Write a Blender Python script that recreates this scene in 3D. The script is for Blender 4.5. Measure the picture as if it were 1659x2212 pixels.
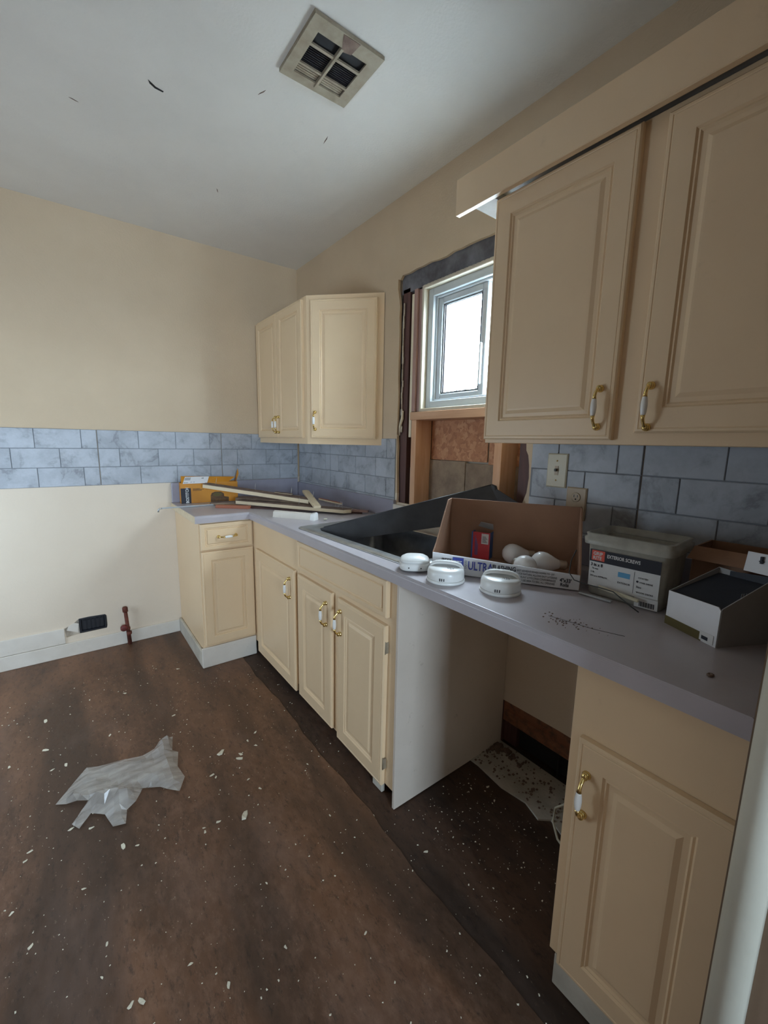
import bpy, bmesh, math, random
from mathutils import Matrix, Vector, noise
from mathutils.geometry import tessellate_polygon
random.seed(7)
for o in list(bpy.data.objects): bpy.data.objects.remove(o)
SC = bpy.context.scene
COL = SC.collection
R = math.radians

# ------------------------------------------------------------------ camera
cam_d = bpy.data.cameras.new('camera'); cam = bpy.data.objects.new('camera', cam_d); COL.objects.link(cam)
CAMX = Vector((0.79831433, -0.60194541, 0.01886677)); CAMU = Vector((0.08389317, 0.1421741, 0.98628011)); CAMF = Vector((0.59636916, 0.78577875, -0.16399873))
m = Matrix((( CAMX.x, CAMU.x, -CAMF.x, -1.4798), (CAMX.y, CAMU.y, -CAMF.y, -3.0703), (CAMX.z, CAMU.z, -CAMF.z, 1.3319), (0, 0, 0, 1)))
cam.matrix_world = m
cam_d.sensor_fit = 'AUTO'; cam_d.sensor_width = 36; cam_d.lens = 908.63 * 36 / 2212
cam_d.clip_start = 0.02; cam_d.clip_end = 200
SC.camera = cam
# ------------------------------------------------------------------ sky, exposure
SKY = 60.0
w = bpy.data.worlds.new('world'); SC.world = w; w.use_nodes = True
bg = w.node_tree.nodes['Background']
bg.inputs[0].default_value = (0.72, 0.87, 1.0, 1); bg.inputs[1].default_value = SKY
SC.view_settings.view_transform = 'Standard'; SC.view_settings.look = 'None'
SC.view_settings.gamma = 1; SC.view_settings.use_curve_mapping = False
SC.view_settings.exposure = 0.22
def portal(name, loc, rot, sx, sy):
    l = bpy.data.lights.new(name, 'AREA'); l.shape = 'RECTANGLE'; l.size = sx; l.size_y = sy
    l.cycles.is_portal = True
    o = bpy.data.objects.new(name, l); COL.objects.link(o); o.location = loc; o.rotation_euler = rot
portal('portal_sink_window', (0.14, -1.73, 1.79), (0, R(90), 0), 0.6, 0.6)
def daylight(name, loc, rot, sx, sy, watts, col):
    l = bpy.data.lights.new(name, 'AREA'); l.shape = 'RECTANGLE'; l.size = sx; l.size_y = sy; l.energy = watts; l.color = col
    o = bpy.data.objects.new(name, l); COL.objects.link(o); o.location = loc; o.rotation_euler = rot
daylight('daylight_left_window', (-2.63, -0.72, 0.95), (0, R(-90), 0), 1.0, 0.7, 13, (0.66, 0.83, 1.0))
daylight('added_rear_lamp', (-1.72, -5.97, 1.4), (R(90), 0, 0), 0.6, 0.9, 88, (0.64, 0.82, 1.0))  # added area lamp in the rear room; the rear wall has no window

# ------------------------------------------------------------------ helpers
def tag(o, label=None, cat=None, group=None, kind=None):
    if label: o['label'] = label
    if cat: o['category'] = cat
    if group: o['group'] = group
    if kind: o['kind'] = kind
    return o
def thing(name, label, cat, loc=(0, 0, 0), rot=(0, 0, 0), group=None):
    o = bpy.data.objects.new(name, None); COL.objects.link(o); o.empty_display_size = 0.05
    o.location = loc; o.rotation_euler = rot
    return tag(o, label, cat, group)
def base_loc(p):
    v = Vector((0, 0, 0))
    while p is not None:
        v += Vector(p.location); p = p.parent
    return v
def plane_M(o, u, v):
    u = Vector(u).normalized(); v = Vector(v).normalized(); n = u.cross(v)
    return Matrix(((u.x, v.x, n.x, o[0]), (u.y, v.y, n.y, o[1]), (u.z, v.z, n.z, o[2]), (0, 0, 0, 1)))
class MB:
    def __init__(s): s.bm = bmesh.new(); s.mi = 0
    def _fin(s, vs, fs, M, smooth=False):
        if M is not None:
            for v in vs: v.co = M @ v.co
        for f in fs: f.material_index = s.mi; f.smooth = smooth
    def box(s, a, b, bev=0.0, seg=1, M=None):
        a, b = [min(p, q) for p, q in zip(a, b)], [max(p, q) for p, q in zip(a, b)]
        c = [s.bm.verts.new((x, y, z)) for x in (a[0], b[0]) for y in (a[1], b[1]) for z in (a[2], b[2])]
        fs = [s.bm.faces.new([c[i] for i in q]) for q in ((0, 1, 3, 2), (4, 6, 7, 5), (0, 4, 5, 1), (2, 3, 7, 6), (0, 2, 6, 4), (1, 5, 7, 3))]
        vs = c
        if bev > 0:
            es = list({e for f in fs for e in f.edges})
            r = bmesh.ops.bevel(s.bm, geom=es, offset=bev, segments=seg, affect='EDGES', profile=0.5, clamp_overlap=True)
            fs = list({f for f in r['faces']} | {f for f in fs if f.is_valid})
            vs = list({v for f in fs for v in f.verts})
        s._fin(vs, fs, M); return s
    def poly(s, pts, M=None, smooth=False):
        vs = [s.bm.verts.new(p) for p in pts]; f = s.bm.faces.new(vs); s._fin(vs, [f], M, smooth); return s
    def prism(s, outer, z0, z1, M=None, holes=()):
        """polygon in local xy (z0 back, z1 front)"""
        loops = [outer] + list(holes); vs = []; fs = []
        flat = [p for l in loops for p in l]
        tris = tessellate_polygon([[Vector((p[0], p[1], 0)) for p in l] for l in loops])
        lo = [s.bm.verts.new((p[0], p[1], z0)) for p in flat]; hi = [s.bm.verts.new((p[0], p[1], z1)) for p in flat]
        for t in tris:
            a, b, c = t
            ar = (flat[b][0]-flat[a][0])*(flat[c][1]-flat[a][1])-(flat[c][0]-flat[a][0])*(flat[b][1]-flat[a][1])
            if abs(ar) < 1e-12: continue
            if ar < 0: b, c = c, b
            try:
                fs.append(s.bm.faces.new((hi[a], hi[b], hi[c]))); fs.append(s.bm.faces.new((lo[a], lo[c], lo[b])))
            except ValueError: pass
        k = 0
        for l in loops:
            n = len(l)
            for i in range(n):
                j = (i + 1) % n
                try: fs.append(s.bm.faces.new((lo[k+i], lo[k+j], hi[k+j], hi[k+i])))
                except ValueError: pass
            k += n
        bmesh.ops.recalc_face_normals(s.bm, faces=fs)
        s._fin(lo + hi, fs, M); return s
    def loft(s, rings, M=None, cap0=True, cap1=True, smooth=True, closed=True):
        vr = [[s.bm.verts.new(p) for p in r] for r in rings]; fs = []
        n = len(vr[0])
        for a, b in zip(vr, vr[1:]):
            for i in range(n if closed else n-1):
                j = (i+1) % n
                try: fs.append(s.bm.faces.new((a[i], a[j], b[j], b[i])))
                except ValueError: pass
        capf = []
        if cap0: capf.append(s.bm.faces.new(vr[0][::-1]))
        if cap1: capf.append(s.bm.faces.new(vr[-1]))
        s._fin([v for r in vr for v in r], fs, M, smooth)
        for f in capf: f.material_index = s.mi
        return s
    def lathe(s, prof, n=20, M=None, cap0=True, cap1=True, smooth=True):
        rings = [[(r*math.cos(2*math.pi*i/n), r*math.sin(2*math.pi*i/n), z) for i in range(n)] for r, z in prof]
        return s.loft(rings, M, cap0, cap1, smooth)
    def tube(s, pts, rad, n=8, M=None, cap=True):
        pts = [Vector(p) for p in pts]; rings = []
        rad = rad if isinstance(rad, (list, tuple)) else [rad]*len(pts)
        up = Vector((0.123, 0.3, 1)).normalized()
        for i, p in enumerate(pts):
            d = (pts[min(i+1, len(pts)-1)] - pts[max(i-1, 0)]).normalized()
            a = d.cross(up)
            if a.length < 1e-3: a = d.cross(Vector((1, 0, 0)))
            a.normalize(); b = d.cross(a); up = -b if False else up
            rings.append([tuple(p + (a*math.cos(2*math.pi*k/n) + b*math.sin(2*math.pi*k/n))*rad[i]) for k in range(n)])
        return s.loft(rings, M, cap, cap)
    def sphere(s, c, r, M=None, sc=(1, 1, 1), n=14, k=9):
        rings = []
        for j in range(1, k):
            t = math.pi*j/k
            rings.append([(c[0]+r*sc[0]*math.sin(t)*math.cos(2*math.pi*i/n), c[1]+r*sc[1]*math.sin(t)*math.sin(2*math.pi*i/n), c[2]-r*sc[2]*math.cos(t)) for i in range(n)])
        return s.loft(rings, M)
    def rects(s, w, h, prof, M=None):
        """concentric rectangles: prof list of (inset, height); a moulded door or drawer front"""
        rings = [[(i, i, z), (w-i, i, z), (w-i, h-i, z), (i, h-i, z)] for i, z in prof]
        return s.loft(rings, M, True, True, False)
    def text(s, body, size, M, align='LEFT', sx=1.0, bold=0.0):
        cu = bpy.data.curves.new('t', 'FONT'); cu.body = body; cu.size = size; cu.align_x = align; cu.extrude = 0.00025; cu.offset = bold; cu.resolution_u = 2
        ob = bpy.data.objects.new('t', cu); COL.objects.link(ob)
        dg = bpy.context.evaluated_depsgraph_get(); me = bpy.data.meshes.new_from_object(ob.evaluated_get(dg))
        me.transform(M @ Matrix.Diagonal((sx, 1, 1, 1)))
        n0 = len(s.bm.faces); s.bm.from_mesh(me); s.bm.faces.ensure_lookup_table()
        for f in s.bm.faces[n0:]: f.material_index = s.mi
        bpy.data.objects.remove(ob); bpy.data.curves.remove(cu); bpy.data.meshes.remove(me); return s
    def build(s, name, mats, parent=None, loc=None, local=False):
        me = bpy.data.meshes.new(name)
        off = Vector(loc) if loc is not None else Vector((0, 0, 0))
        if parent is not None and not local: off = off + base_loc(parent)
        if off.length and not (local and parent is not None):
            bmesh.ops.translate(s.bm, verts=s.bm.verts[:], vec=-off)
        s.bm.to_mesh(me); s.bm.free()
        for mm in (mats if isinstance(mats, (list, tuple)) else [mats]): me.materials.append(mm)
        o = bpy.data.objects.new(name, me); COL.objects.link(o)
        if parent is not None: o.parent = parent
        if loc is not None: o.location = loc
        return o
def struct(o): o['kind'] = 'structure'; return o
def copy_tree(o, parent=None):
    c = o.copy(); COL.objects.link(c)
    if parent is not None: c.parent = parent
    for ch in list(o.children): copy_tree(ch, c)
    return c
def lerp(a, b, t): return tuple(p+(q-p)*t for p, q in zip(a, b))

# ------------------------------------------------------------------ materials
def newmat(name):
    m = bpy.data.materials.new(name); m.use_nodes = True; nt = m.node_tree
    return m, nt, nt.nodes['Principled BSDF']
def N(nt, t, **kw):
    n = nt.nodes.new(t)
    for k, v in kw.items():
        if k in n.inputs.keys(): n.inputs[k].default_value = v
        else: setattr(n, k, v)
    return n
def L(nt, a, b): nt.links.new(a, b)
def coord(nt, scale=(1, 1, 1), kind='pos', rot=(0, 0, 0)):
    if kind == 'pos': src = N(nt, 'ShaderNodeNewGeometry').outputs['Position']
    else: src = N(nt, 'ShaderNodeTexCoord').outputs['Object']
    mp = N(nt, 'ShaderNodeMapping'); mp.inputs['Scale'].default_value = scale; mp.inputs['Rotation'].default_value = rot
    L(nt, src, mp.inputs['Vector']); return mp.outputs['Vector']
def ramp(nt, fac, stops, interp='LINEAR'):
    r = N(nt, 'ShaderNodeValToRGB'); r.color_ramp.interpolation = interp
    els = r.color_ramp.elements
    while len(els) < len(stops): els.new(0.5)
    for e, (p, c) in zip(els, stops):
        e.position = p; e.color = (c[0], c[1], c[2], 1) if isinstance(c, tuple) else (c, c, c, 1)
    L(nt, fac, r.inputs[0]); return r.outputs[0]
def mix(nt, fac, a, b, mode='MIX'):
    x = N(nt, 'ShaderNodeMixRGB'); x.blend_type = mode
    if hasattr(fac, 'links') or hasattr(fac, 'is_linked'): L(nt, fac, x.inputs[0])
    else: x.inputs[0].default_value = fac
    for i, c in ((1, a), (2, b)):
        if hasattr(c, 'is_linked'): L(nt, c, x.inputs[i])
        else: x.inputs[i].default_value = (*c, 1)
    return x.outputs[0]
def bump(nt, bs, h, strength=0.2, dist=0.003):
    b = N(nt, 'ShaderNodeBump'); b.inputs['Strength'].default_value = strength; b.inputs['Distance'].default_value = dist
    L(nt, h, b.inputs['Height']); L(nt, b.outputs[0], bs.inputs['Normal'])
def painted(name, c, c2=None, rough=0.5, scale=3.0, dirt=None, dirt_amt=0.5, bscale=60, bstr=0.1, spec=0.5, metal=0.0, kind='pos', stretch=(1, 1, 1)):
    m, nt, bs = newmat(name)
    v = coord(nt, stretch, kind)
    n1 = N(nt, 'ShaderNodeTexNoise', Scale=scale, Detail=6.0, Roughness=0.6); L(nt, v, n1.inputs['Vector'])
    col = mix(nt, ramp(nt, n1.outputs[0], [(0.35, 0.0), (0.65, 1.0)]), c, c2 or tuple(x*0.9 for x in c))
    if dirt:
        n2 = N(nt, 'ShaderNodeTexNoise', Scale=scale*9, Detail=8.0, Roughness=0.75); L(nt, v, n2.inputs['Vector'])
        f = ramp(nt, n2.outputs[0], [(0.62, 0.0), (0.75, dirt_amt)])
        col = mix(nt, f, col, dirt)
    L(nt, col, bs.inputs['Base Color'])
    bs.inputs['Roughness'].default_value = rough; bs.inputs['Metallic'].default_value = metal
    bs.inputs['Specular IOR Level'].default_value = spec
    if bstr:
        n3 = N(nt, 'ShaderNodeTexNoise', Scale=bscale, Detail=4.0); L(nt, v, n3.inputs['Vector'])
        bump(nt, bs, n3.outputs[0], bstr, 0.004)
    return m
def wood(name, c1, c2, axis=2, rough=0.6, scale=12, dirt=None):
    m, nt, bs = newmat(name)
    sc = [1.0, 1.0, 1.0]; sc[axis] = 0.08
    v = coord(nt, sc, 'obj')
    n1 = N(nt, 'ShaderNodeTexNoise', Scale=scale*3, Detail=5.0, Roughness=0.6, Distortion=0.4); L(nt, v, n1.inputs['Vector'])
    col = mix(nt, ramp(nt, n1.outputs[0], [(0.35, 0.0), (0.65, 1.0)]), c1, c2)
    vv = coord(nt, (1, 1, 1), 'obj')
    if dirt:
        n2 = N(nt, 'ShaderNodeTexNoise', Scale=25.0, Detail=7.0, Roughness=0.7); L(nt, vv, n2.inputs['Vector'])
        col = mix(nt, ramp(nt, n2.outputs[0], [(0.45, 0.0), (0.65, 0.85)]), col, dirt)
    L(nt, col, bs.inputs['Base Color']); bs.inputs['Roughness'].default_value = rough
    bump(nt, bs, n1.outputs[0], 0.25, 0.002)
    return m
def plain(name, c, rough=0.5, metal=0.0, spec=0.5):
    m, nt, bs = newmat(name)
    n = N(nt, 'ShaderNodeTexNoise', Scale=40.0, Detail=3.0); L(nt, coord(nt, (1, 1, 1), 'obj'), n.inputs['Vector'])
    L(nt, mix(nt, n.outputs[0], tuple(x*0.93 for x in c), c), bs.inputs['Base Color'])
    bs.inputs['Roughness'].default_value = rough; bs.inputs['Metallic'].default_value = metal; bs.inputs['Specular IOR Level'].default_value = spec
    return m
M = {}
M['wall'] = painted('cream wall paint', (0.62, 0.48, 0.325), (0.57, 0.435, 0.29), 0.55, 2.0, (0.42, 0.33, 0.24), 0.25, 90, 0.25)
def lower_wall():
    # below the tile band the wall carries a paler coat of paint
    m = M['wall']; nt = m.node_tree; bs = nt.nodes['Principled BSDF']
    old = bs.inputs['Base Color'].links[0].from_socket
    sp = N(nt, 'ShaderNodeSeparateXYZ'); L(nt, N(nt, 'ShaderNodeNewGeometry').outputs['Position'], sp.inputs[0])
    lt = N(nt, 'ShaderNodeMath'); lt.operation = 'LESS_THAN'; lt.inputs[1].default_value = 1.05; L(nt, sp.outputs['Z'], lt.inputs[0])
    n = N(nt, 'ShaderNodeTexNoise', Scale=3.0, Detail=6.0); L(nt, coord(nt), n.inputs['Vector'])
    pale = mix(nt, n.outputs[0], (0.70, 0.585, 0.455), (0.78, 0.67, 0.54))
    n2 = N(nt, 'ShaderNodeTexNoise', Scale=45.0, Detail=8.0, Roughness=0.8); L(nt, coord(nt), n2.inputs['Vector'])
    pale = mix(nt, ramp(nt, n2.outputs[0], [(0.64, 0.0), (0.72, 0.5)]), pale, (0.35, 0.27, 0.2))
    L(nt, mix(nt, lt.outputs[0], old, pale), bs.inputs['Base Color'])
lower_wall()
M['ceiling'] = painted('ceiling paint', (0.74, 0.70, 0.63), (0.69, 0.65, 0.585), 0.75, 2.5, (0.4, 0.4, 0.38), 0.2, 110, 0.3)
M['cab'] = painted('cream cabinet lacquer', (0.80, 0.60, 0.38), (0.76, 0.56, 0.35), 0.38, 2.0, (0.42, 0.30, 0.17), 0.2, 40, 0.03)
M['whitetrim'] = painted('white trim paint', (0.74, 0.68, 0.60), (0.66, 0.60, 0.52), 0.5, 6.0, (0.25, 0.2, 0.15), 0.5, 60, 0.1)
M['grimetrim'] = painted('grimy trim paint', (0.60, 0.56, 0.48), (0.45, 0.41, 0.34), 0.6, 8.0, (0.16, 0.12, 0.08), 0.7, 60, 0.15)
M['panel'] = painted('white panel board', (0.64, 0.555, 0.475), (0.58, 0.50, 0.42), 0.5, 2.5, (0.2, 0.15, 0.1), 0.5, 60, 0.08)
M['laminate'] = painted('lavender grey laminate', (0.475, 0.435, 0.455), (0.425, 0.39, 0.405), 0.30, 5.0, (0.22, 0.19, 0.18), 0.35, 150, 0.03)
M['splash'] = painted('lavender grey backsplash', (0.36, 0.35, 0.42), (0.31, 0.30, 0.36), 0.4, 5.0, (0.15, 0.13, 0.13), 0.4, 80, 0.04)
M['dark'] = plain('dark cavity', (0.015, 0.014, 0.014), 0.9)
M['black'] = plain('black plastic', (0.012, 0.013, 0.018), 0.45)
M['studnew'] = wood('new pine stud', (0.72, 0.44, 0.27), (0.62, 0.34, 0.19))
M['studnewy'] = wood('new pine sill', (0.68, 0.42, 0.26), (0.58, 0.33, 0.19), 1)
M['studold'] = wood('old brown stud', (0.12, 0.05, 0.04), (0.07, 0.032, 0.028))
M['studpurple'] = wood('aged reddish stud', (0.42, 0.26, 0.22), (0.33, 0.2, 0.17))
M['studpale'] = wood('pale jamb wood', (0.80, 0.70, 0.52), (0.74, 0.63, 0.45))
M['linerwood'] = wood('cream painted jamb', (0.60, 0.54, 0.43), (0.55, 0.49, 0.38))
M['header'] = painted('glare lightened header', (0.19, 0.19, 0.21), (0.08, 0.075, 0.08), 0.75, 11.0, (0.30, 0.24, 0.2), 0.6, 40, 0.4)  # window glare put into the colour: lightened to a mottled grey-blue
M['redboard'] = wood('reddish ledger board', (0.33, 0.14, 0.07), (0.24, 0.09, 0.045), 1, 0.6, 12, (0.1, 0.06, 0.04))
M['oldboard'] = painted('weathered old board', (0.34, 0.25, 0.17), (0.22, 0.155, 0.11), 0.8, 14.0, (0.09, 0.06, 0.05), 0.6, 50, 0.4)
M['paper'] = painted('torn paper edge', (0.62, 0.55, 0.46), (0.45, 0.38, 0.3), 0.85, 30.0, None, 0, 60, 0.3)
M['vinyl'] = plain('white window vinyl', (0.54, 0.58, 0.60), 0.35)
M['gasket'] = plain('dark window gasket', (0.03, 0.03, 0.035), 0.5)
M['brass'] = plain('polished brass', (0.80, 0.60, 0.24), 0.22, 1.0)
M['ceramic'] = plain('white ceramic grip', (0.86, 0.84, 0.80), 0.15)
M['rust'] = painted('rusty pipe', (0.10, 0.035, 0.025), (0.2, 0.06, 0.04), 0.7, 40.0, (0.03, 0.015, 0.012), 0.8, 80, 0.4, 0.3, 0.2)
M['redvalve'] = painted('reddish valve', (0.22, 0.04, 0.035), (0.12, 0.03, 0.025), 0.6, 50.0, None, 0, 80, 0.3)
M['ventmetal'] = painted('dusty beige vent', (0.33, 0.28, 0.20), (0.24, 0.19, 0.13), 0.6, 18.0, (0.12, 0.085, 0.06), 0.7, 90, 0.2)
M['stainless'] = painted('dusty stainless rim', (0.55, 0.56, 0.55), (0.40, 0.41, 0.40), 0.33, 14.0, (0.30, 0.29, 0.26), 0.7, 120, 0.05, 0.5, 0.85)
M['basin'] = painted('dark stained basin', (0.09, 0.09, 0.095), (0.05, 0.05, 0.055), 0.35, 8.0, (0.15, 0.14, 0.13), 0.4, 90, 0.05, 0.5, 0.7)
M['sheet'] = painted('dark metal sheet', (0.055, 0.055, 0.058), (0.035, 0.035, 0.037), 0.42, 9.0, (0.09, 0.085, 0.08), 0.4, 90, 0.08, 0.5, 0.3)
M['chrome'] = plain('worn chrome', (0.75, 0.73, 0.68), 0.2, 1.0)
M['card'] = painted('brown cardboard', (0.36, 0.20, 0.12), (0.30, 0.165, 0.10), 0.8, 6.0, None, 0, 120, 0.1)
M['cardwhite'] = plain('white printed card', (0.80, 0.79, 0.80), 0.5)
M['inkblue'] = plain('blue ink', (0.05, 0.07, 0.36), 0.6)
M['inkblack'] = plain('black ink', (0.02, 0.02, 0.03), 0.6)
M['inkgrey'] = plain('grey ink', (0.18, 0.18, 0.19), 0.6)
M['inkwhite'] = plain('white ink', (0.75, 0.74, 0.72), 0.6)
M['red'] = plain('red print', (0.55, 0.03, 0.04), 0.4)
M['labelred'] = plain('red label square', (0.75, 0.10, 0.06), 0.4)
M['blue'] = plain('blue print', (0.03, 0.12, 0.35), 0.4)
M['lightblue'] = plain('light blue print', (0.12, 0.38, 0.62), 0.5)
M['orange'] = painted('orange carton', (0.62, 0.25, 0.015), (0.56, 0.22, 0.012), 0.5, 5.0, None, 0, 90, 0.03)
M['brownprint'] = painted('brown printed picture', (0.16, 0.07, 0.012), (0.07, 0.03, 0.008), 0.5, 60.0, None, 0, 90, 0.0)
M['plankdirt'] = painted('dirty plank face', (0.20, 0.135, 0.10), (0.12, 0.075, 0.055), 0.85, 25.0, (0.32, 0.25, 0.2), 0.6, 60, 0.5)
M['plankpale'] = wood('pale planed edge', (0.74, 0.62, 0.43), (0.66, 0.53, 0.35), 0)
M['plankred'] = wood('raw red wood', (0.42, 0.15, 0.08), (0.34, 0.11, 0.06), 0)
M['plankdark'] = wood('dark red lath', (0.10, 0.035, 0.025), (0.06, 0.025, 0.02), 0)
M['nail'] = plain('bright nail', (0.6, 0.56, 0.5), 0.35, 0.7)
M['white'] = plain('white plastic', (0.82, 0.82, 0.79), 0.3)
M['offwhite'] = plain('ivory plastic', (0.70, 0.64, 0.47), 0.4)
M['almond'] = plain('aged almond plate', (0.55, 0.43, 0.29), 0.45)
M['navy'] = plain('dark navy card', (0.018, 0.022, 0.032), 0.6)
M['greycard'] = plain('grey card side', (0.36, 0.35, 0.34), 0.6)
M['olive'] = plain('olive band', (0.12, 0.09, 0.02), 0.6)
M['cablecream'] = plain('cream cable', (0.5, 0.45, 0.33), 0.5)
M['wire'] = plain('dark wire', (0.06, 0.06, 0.055), 0.5)
M['metalstrip'] = plain('grey metal strip', (0.55, 0.57, 0.58), 0.35, 0.6)
M['bulb'] = plain('frosted bulb', (0.80, 0.78, 0.76), 0.25)
M['bulbbase'] = plain('bulb screw base', (0.6, 0.56, 0.48), 0.35, 0.8)
M['lowbounce'] = painted('dark brown walls limiting bounce', (0.22, 0.15, 0.10), (0.18, 0.12, 0.08), 0.5, 3.0)  # dark brown made up for the mostly unseen walls, to cut bounced light
M['plaster'] = painted('bare plaster end', (0.27, 0.245, 0.22), (0.22, 0.2, 0.18), 0.8, 20.0)
M['shade'] = plain('drawn pale shade', (0.6, 0.6, 0.58), 0.8)
M['jamb'] = painted('grey green casing', (0.66, 0.64, 0.54), (0.60, 0.58, 0.48), 0.5, 4.0, None, 0, 60, 0.08)
M['exterior'] = painted('exterior boards', (0.55, 0.5, 0.42), (0.48, 0.43, 0.36), 0.8, 3.0, None, 0, 40, 0.1)
M['ground'] = painted('pale ground', (0.50, 0.51, 0.52), (0.44, 0.45, 0.46), 0.9, 1.0, None, 0, 10, 0.2)
M['bark'] = painted('wet dark bark', (0.030, 0.032, 0.034), (0.02, 0.022, 0.024), 0.8, 12.0, None, 0, 60, 0.3)
M['cement'] = painted('dirty cement board', (0.50, 0.46, 0.39), (0.36, 0.33, 0.27), 0.9, 9.0, (0.05, 0.035, 0.028), 0.9, 90, 0.4)
M['chip'] = painted('cream paint chip', (0.75, 0.70, 0.56), (0.62, 0.57, 0.44), 0.7, 80.0, None, 0, 60, 0.2)

def tile_mat():
    m, nt, bs = newmat('grey marble tile')
    v = coord(nt)
    oi = N(nt, 'ShaderNodeObjectInfo')
    ad = N(nt, 'ShaderNodeVectorMath'); ad.operation = 'ADD'; L(nt, v, ad.inputs[0])
    ml = N(nt, 'ShaderNodeMath'); ml.operation = 'MULTIPLY'; ml.inputs[1].default_value = 3.0; L(nt, oi.outputs['Random'], ml.inputs[0])
    L(nt, ml.outputs[0], ad.inputs[1])
    def vein(scale, rough, lo, hi, dist):
        n1 = N(nt, 'ShaderNodeTexNoise', Scale=scale, Detail=9.0, Roughness=rough, Distortion=dist); L(nt, ad.outputs[0], n1.inputs['Vector'])
        w_ = (hi-lo)/2; c_ = (hi+lo)/2
        return ramp(nt, n1.outputs[0], [(c_-w_*2.2, 0.0), (c_, 1.0), (c_+w_*2.2, 0.0)])
    n2 = N(nt, 'ShaderNodeTexNoise', Scale=6.0, Detail=7.0, Roughness=0.65); L(nt, ad.outputs[0], n2.inputs['Vector'])
    cl = ramp(nt, n2.outputs[0], [(0.42, 0.0), (0.62, 1.0)])
    body = mix(nt, cl, (0.47, 0.495, 0.54), (0.36, 0.38, 0.415))
    mk = N(nt, 'ShaderNodeMath'); mk.operation = 'MULTIPLY'; L(nt, vein(4.0, 0.6, 0.47, 0.50, 0.5), mk.inputs[0]); L(nt, cl, mk.inputs[1])
    m2 = N(nt, 'ShaderNodeMath'); m2.operation = 'MULTIPLY'; m2.inputs[1].default_value = 0.7; L(nt, mk.outputs[0], m2.inputs[0])
    col = mix(nt, m2.outputs[0], body, (0.17, 0.175, 0.19))
    n3 = N(nt, 'ShaderNodeTexNoise', Scale=90.0, Detail=4.0); L(nt, v, n3.inputs['Vector'])
    col = mix(nt, ramp(nt, n3.outputs[0], [(0.35, 0.12), (0.65, 0.0)]), col, (0.30, 0.31, 0.33))
    L(nt, col, bs.inputs['Base Color'])
    bs.inputs['Roughness'].default_value = 0.42
    return m
M['tile'] = tile_mat()
M['grout'] = plain('grey tile joint', (0.27, 0.285, 0.31), 0.8)
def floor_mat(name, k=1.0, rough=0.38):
    m, nt, bs = newmat(name)
    v = coord(nt, (1.0, 0.35, 1.0), rot=(0, 0, R(-6)))
    n1 = N(nt, 'ShaderNodeTexNoise', Scale=4.0, Detail=6.0, Roughness=0.6); L(nt, v, n1.inputs['Vector'])
    col = mix(nt, ramp(nt, n1.outputs[0], [(0.35, 0.0), (0.66, 1.0)]), tuple(k*x for x in (0.075, 0.036, 0.019)), tuple(k*x for x in (0.165, 0.078, 0.040)))
    v2 = coord(nt, (1.0, 0.5, 1.0), rot=(0, 0, R(-6)))
    n2 = N(nt, 'ShaderNodeTexNoise', Scale=38.0, Detail=8.0, Roughness=0.75); L(nt, v2, n2.inputs['Vector'])
    col = mix(nt, ramp(nt, n2.outputs[0], [(0.45, 0.0), (0.70, 0.55)]), col, tuple(k*x for x in (0.24, 0.135, 0.085)))
    n4 = N(nt, 'ShaderNodeTexNoise', Scale=14.0, Detail=8.0, Roughness=0.7); L(nt, v, n4.inputs['Vector'])
    col = mix(nt, ramp(nt, n4.outputs[0], [(0.30, 0.6), (0.45, 0.0)]), col, tuple(k*x for x in (0.035, 0.02, 0.013)))
    # streaks of light and shade painted in as darker lanes along the sheet
    v5 = coord(nt, (1.0, 0.16, 1.0), rot=(0, 0, R(-5)))
    n5 = N(nt, 'ShaderNodeTexNoise', Scale=3.4, Detail=3.0, Roughness=0.5); L(nt, v5, n5.inputs['Vector'])
    col = mix(nt, ramp(nt, n5.outputs[0], [(0.40, 0.75), (0.52, 0.0)]), col, tuple(k*x for x in (0.040, 0.022, 0.013)))
    n6 = N(nt, 'ShaderNodeTexNoise', Scale=90.0, Detail=6.0, Roughness=0.8); L(nt, v2, n6.inputs['Vector'])
    col = mix(nt, ramp(nt, n6.outputs[0], [(0.62, 0.0), (0.72, 0.7)]), col, tuple(k*x for x in (0.40, 0.29, 0.20)))
    n7 = N(nt, 'ShaderNodeTexNoise', Scale=70.0, Detail=6.0, Roughness=0.8); L(nt, v, n7.inputs['Vector'])
    col = mix(nt, ramp(nt, n7.outputs[0], [(0.34, 0.75), (0.46, 0.0)]), col, tuple(k*x for x in (0.028, 0.015, 0.009)))
    n8 = N(nt, 'ShaderNodeTexNoise', Scale=2.6, Detail=5.0, Roughness=0.6); L(nt, coord(nt, (1, 0.5, 1)), n8.inputs['Vector'])
    col = mix(nt, ramp(nt, n8.outputs[0], [(0.55, 0.0), (0.70, 0.3)]), col, tuple(k*x for x in (0.19, 0.125, 0.10)))
    L(nt, col, bs.inputs['Base Color'])
    L(nt, ramp(nt, n2.outputs[0], [(0.3, rough), (0.7, rough+0.3)]), bs.inputs['Roughness'])
    bump(nt, bs, n2.outputs[0], 0.35, 0.002)
    return m
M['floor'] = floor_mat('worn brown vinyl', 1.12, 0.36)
M['floordark'] = floor_mat('dark brown vinyl', 0.45, 0.5)
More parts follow.
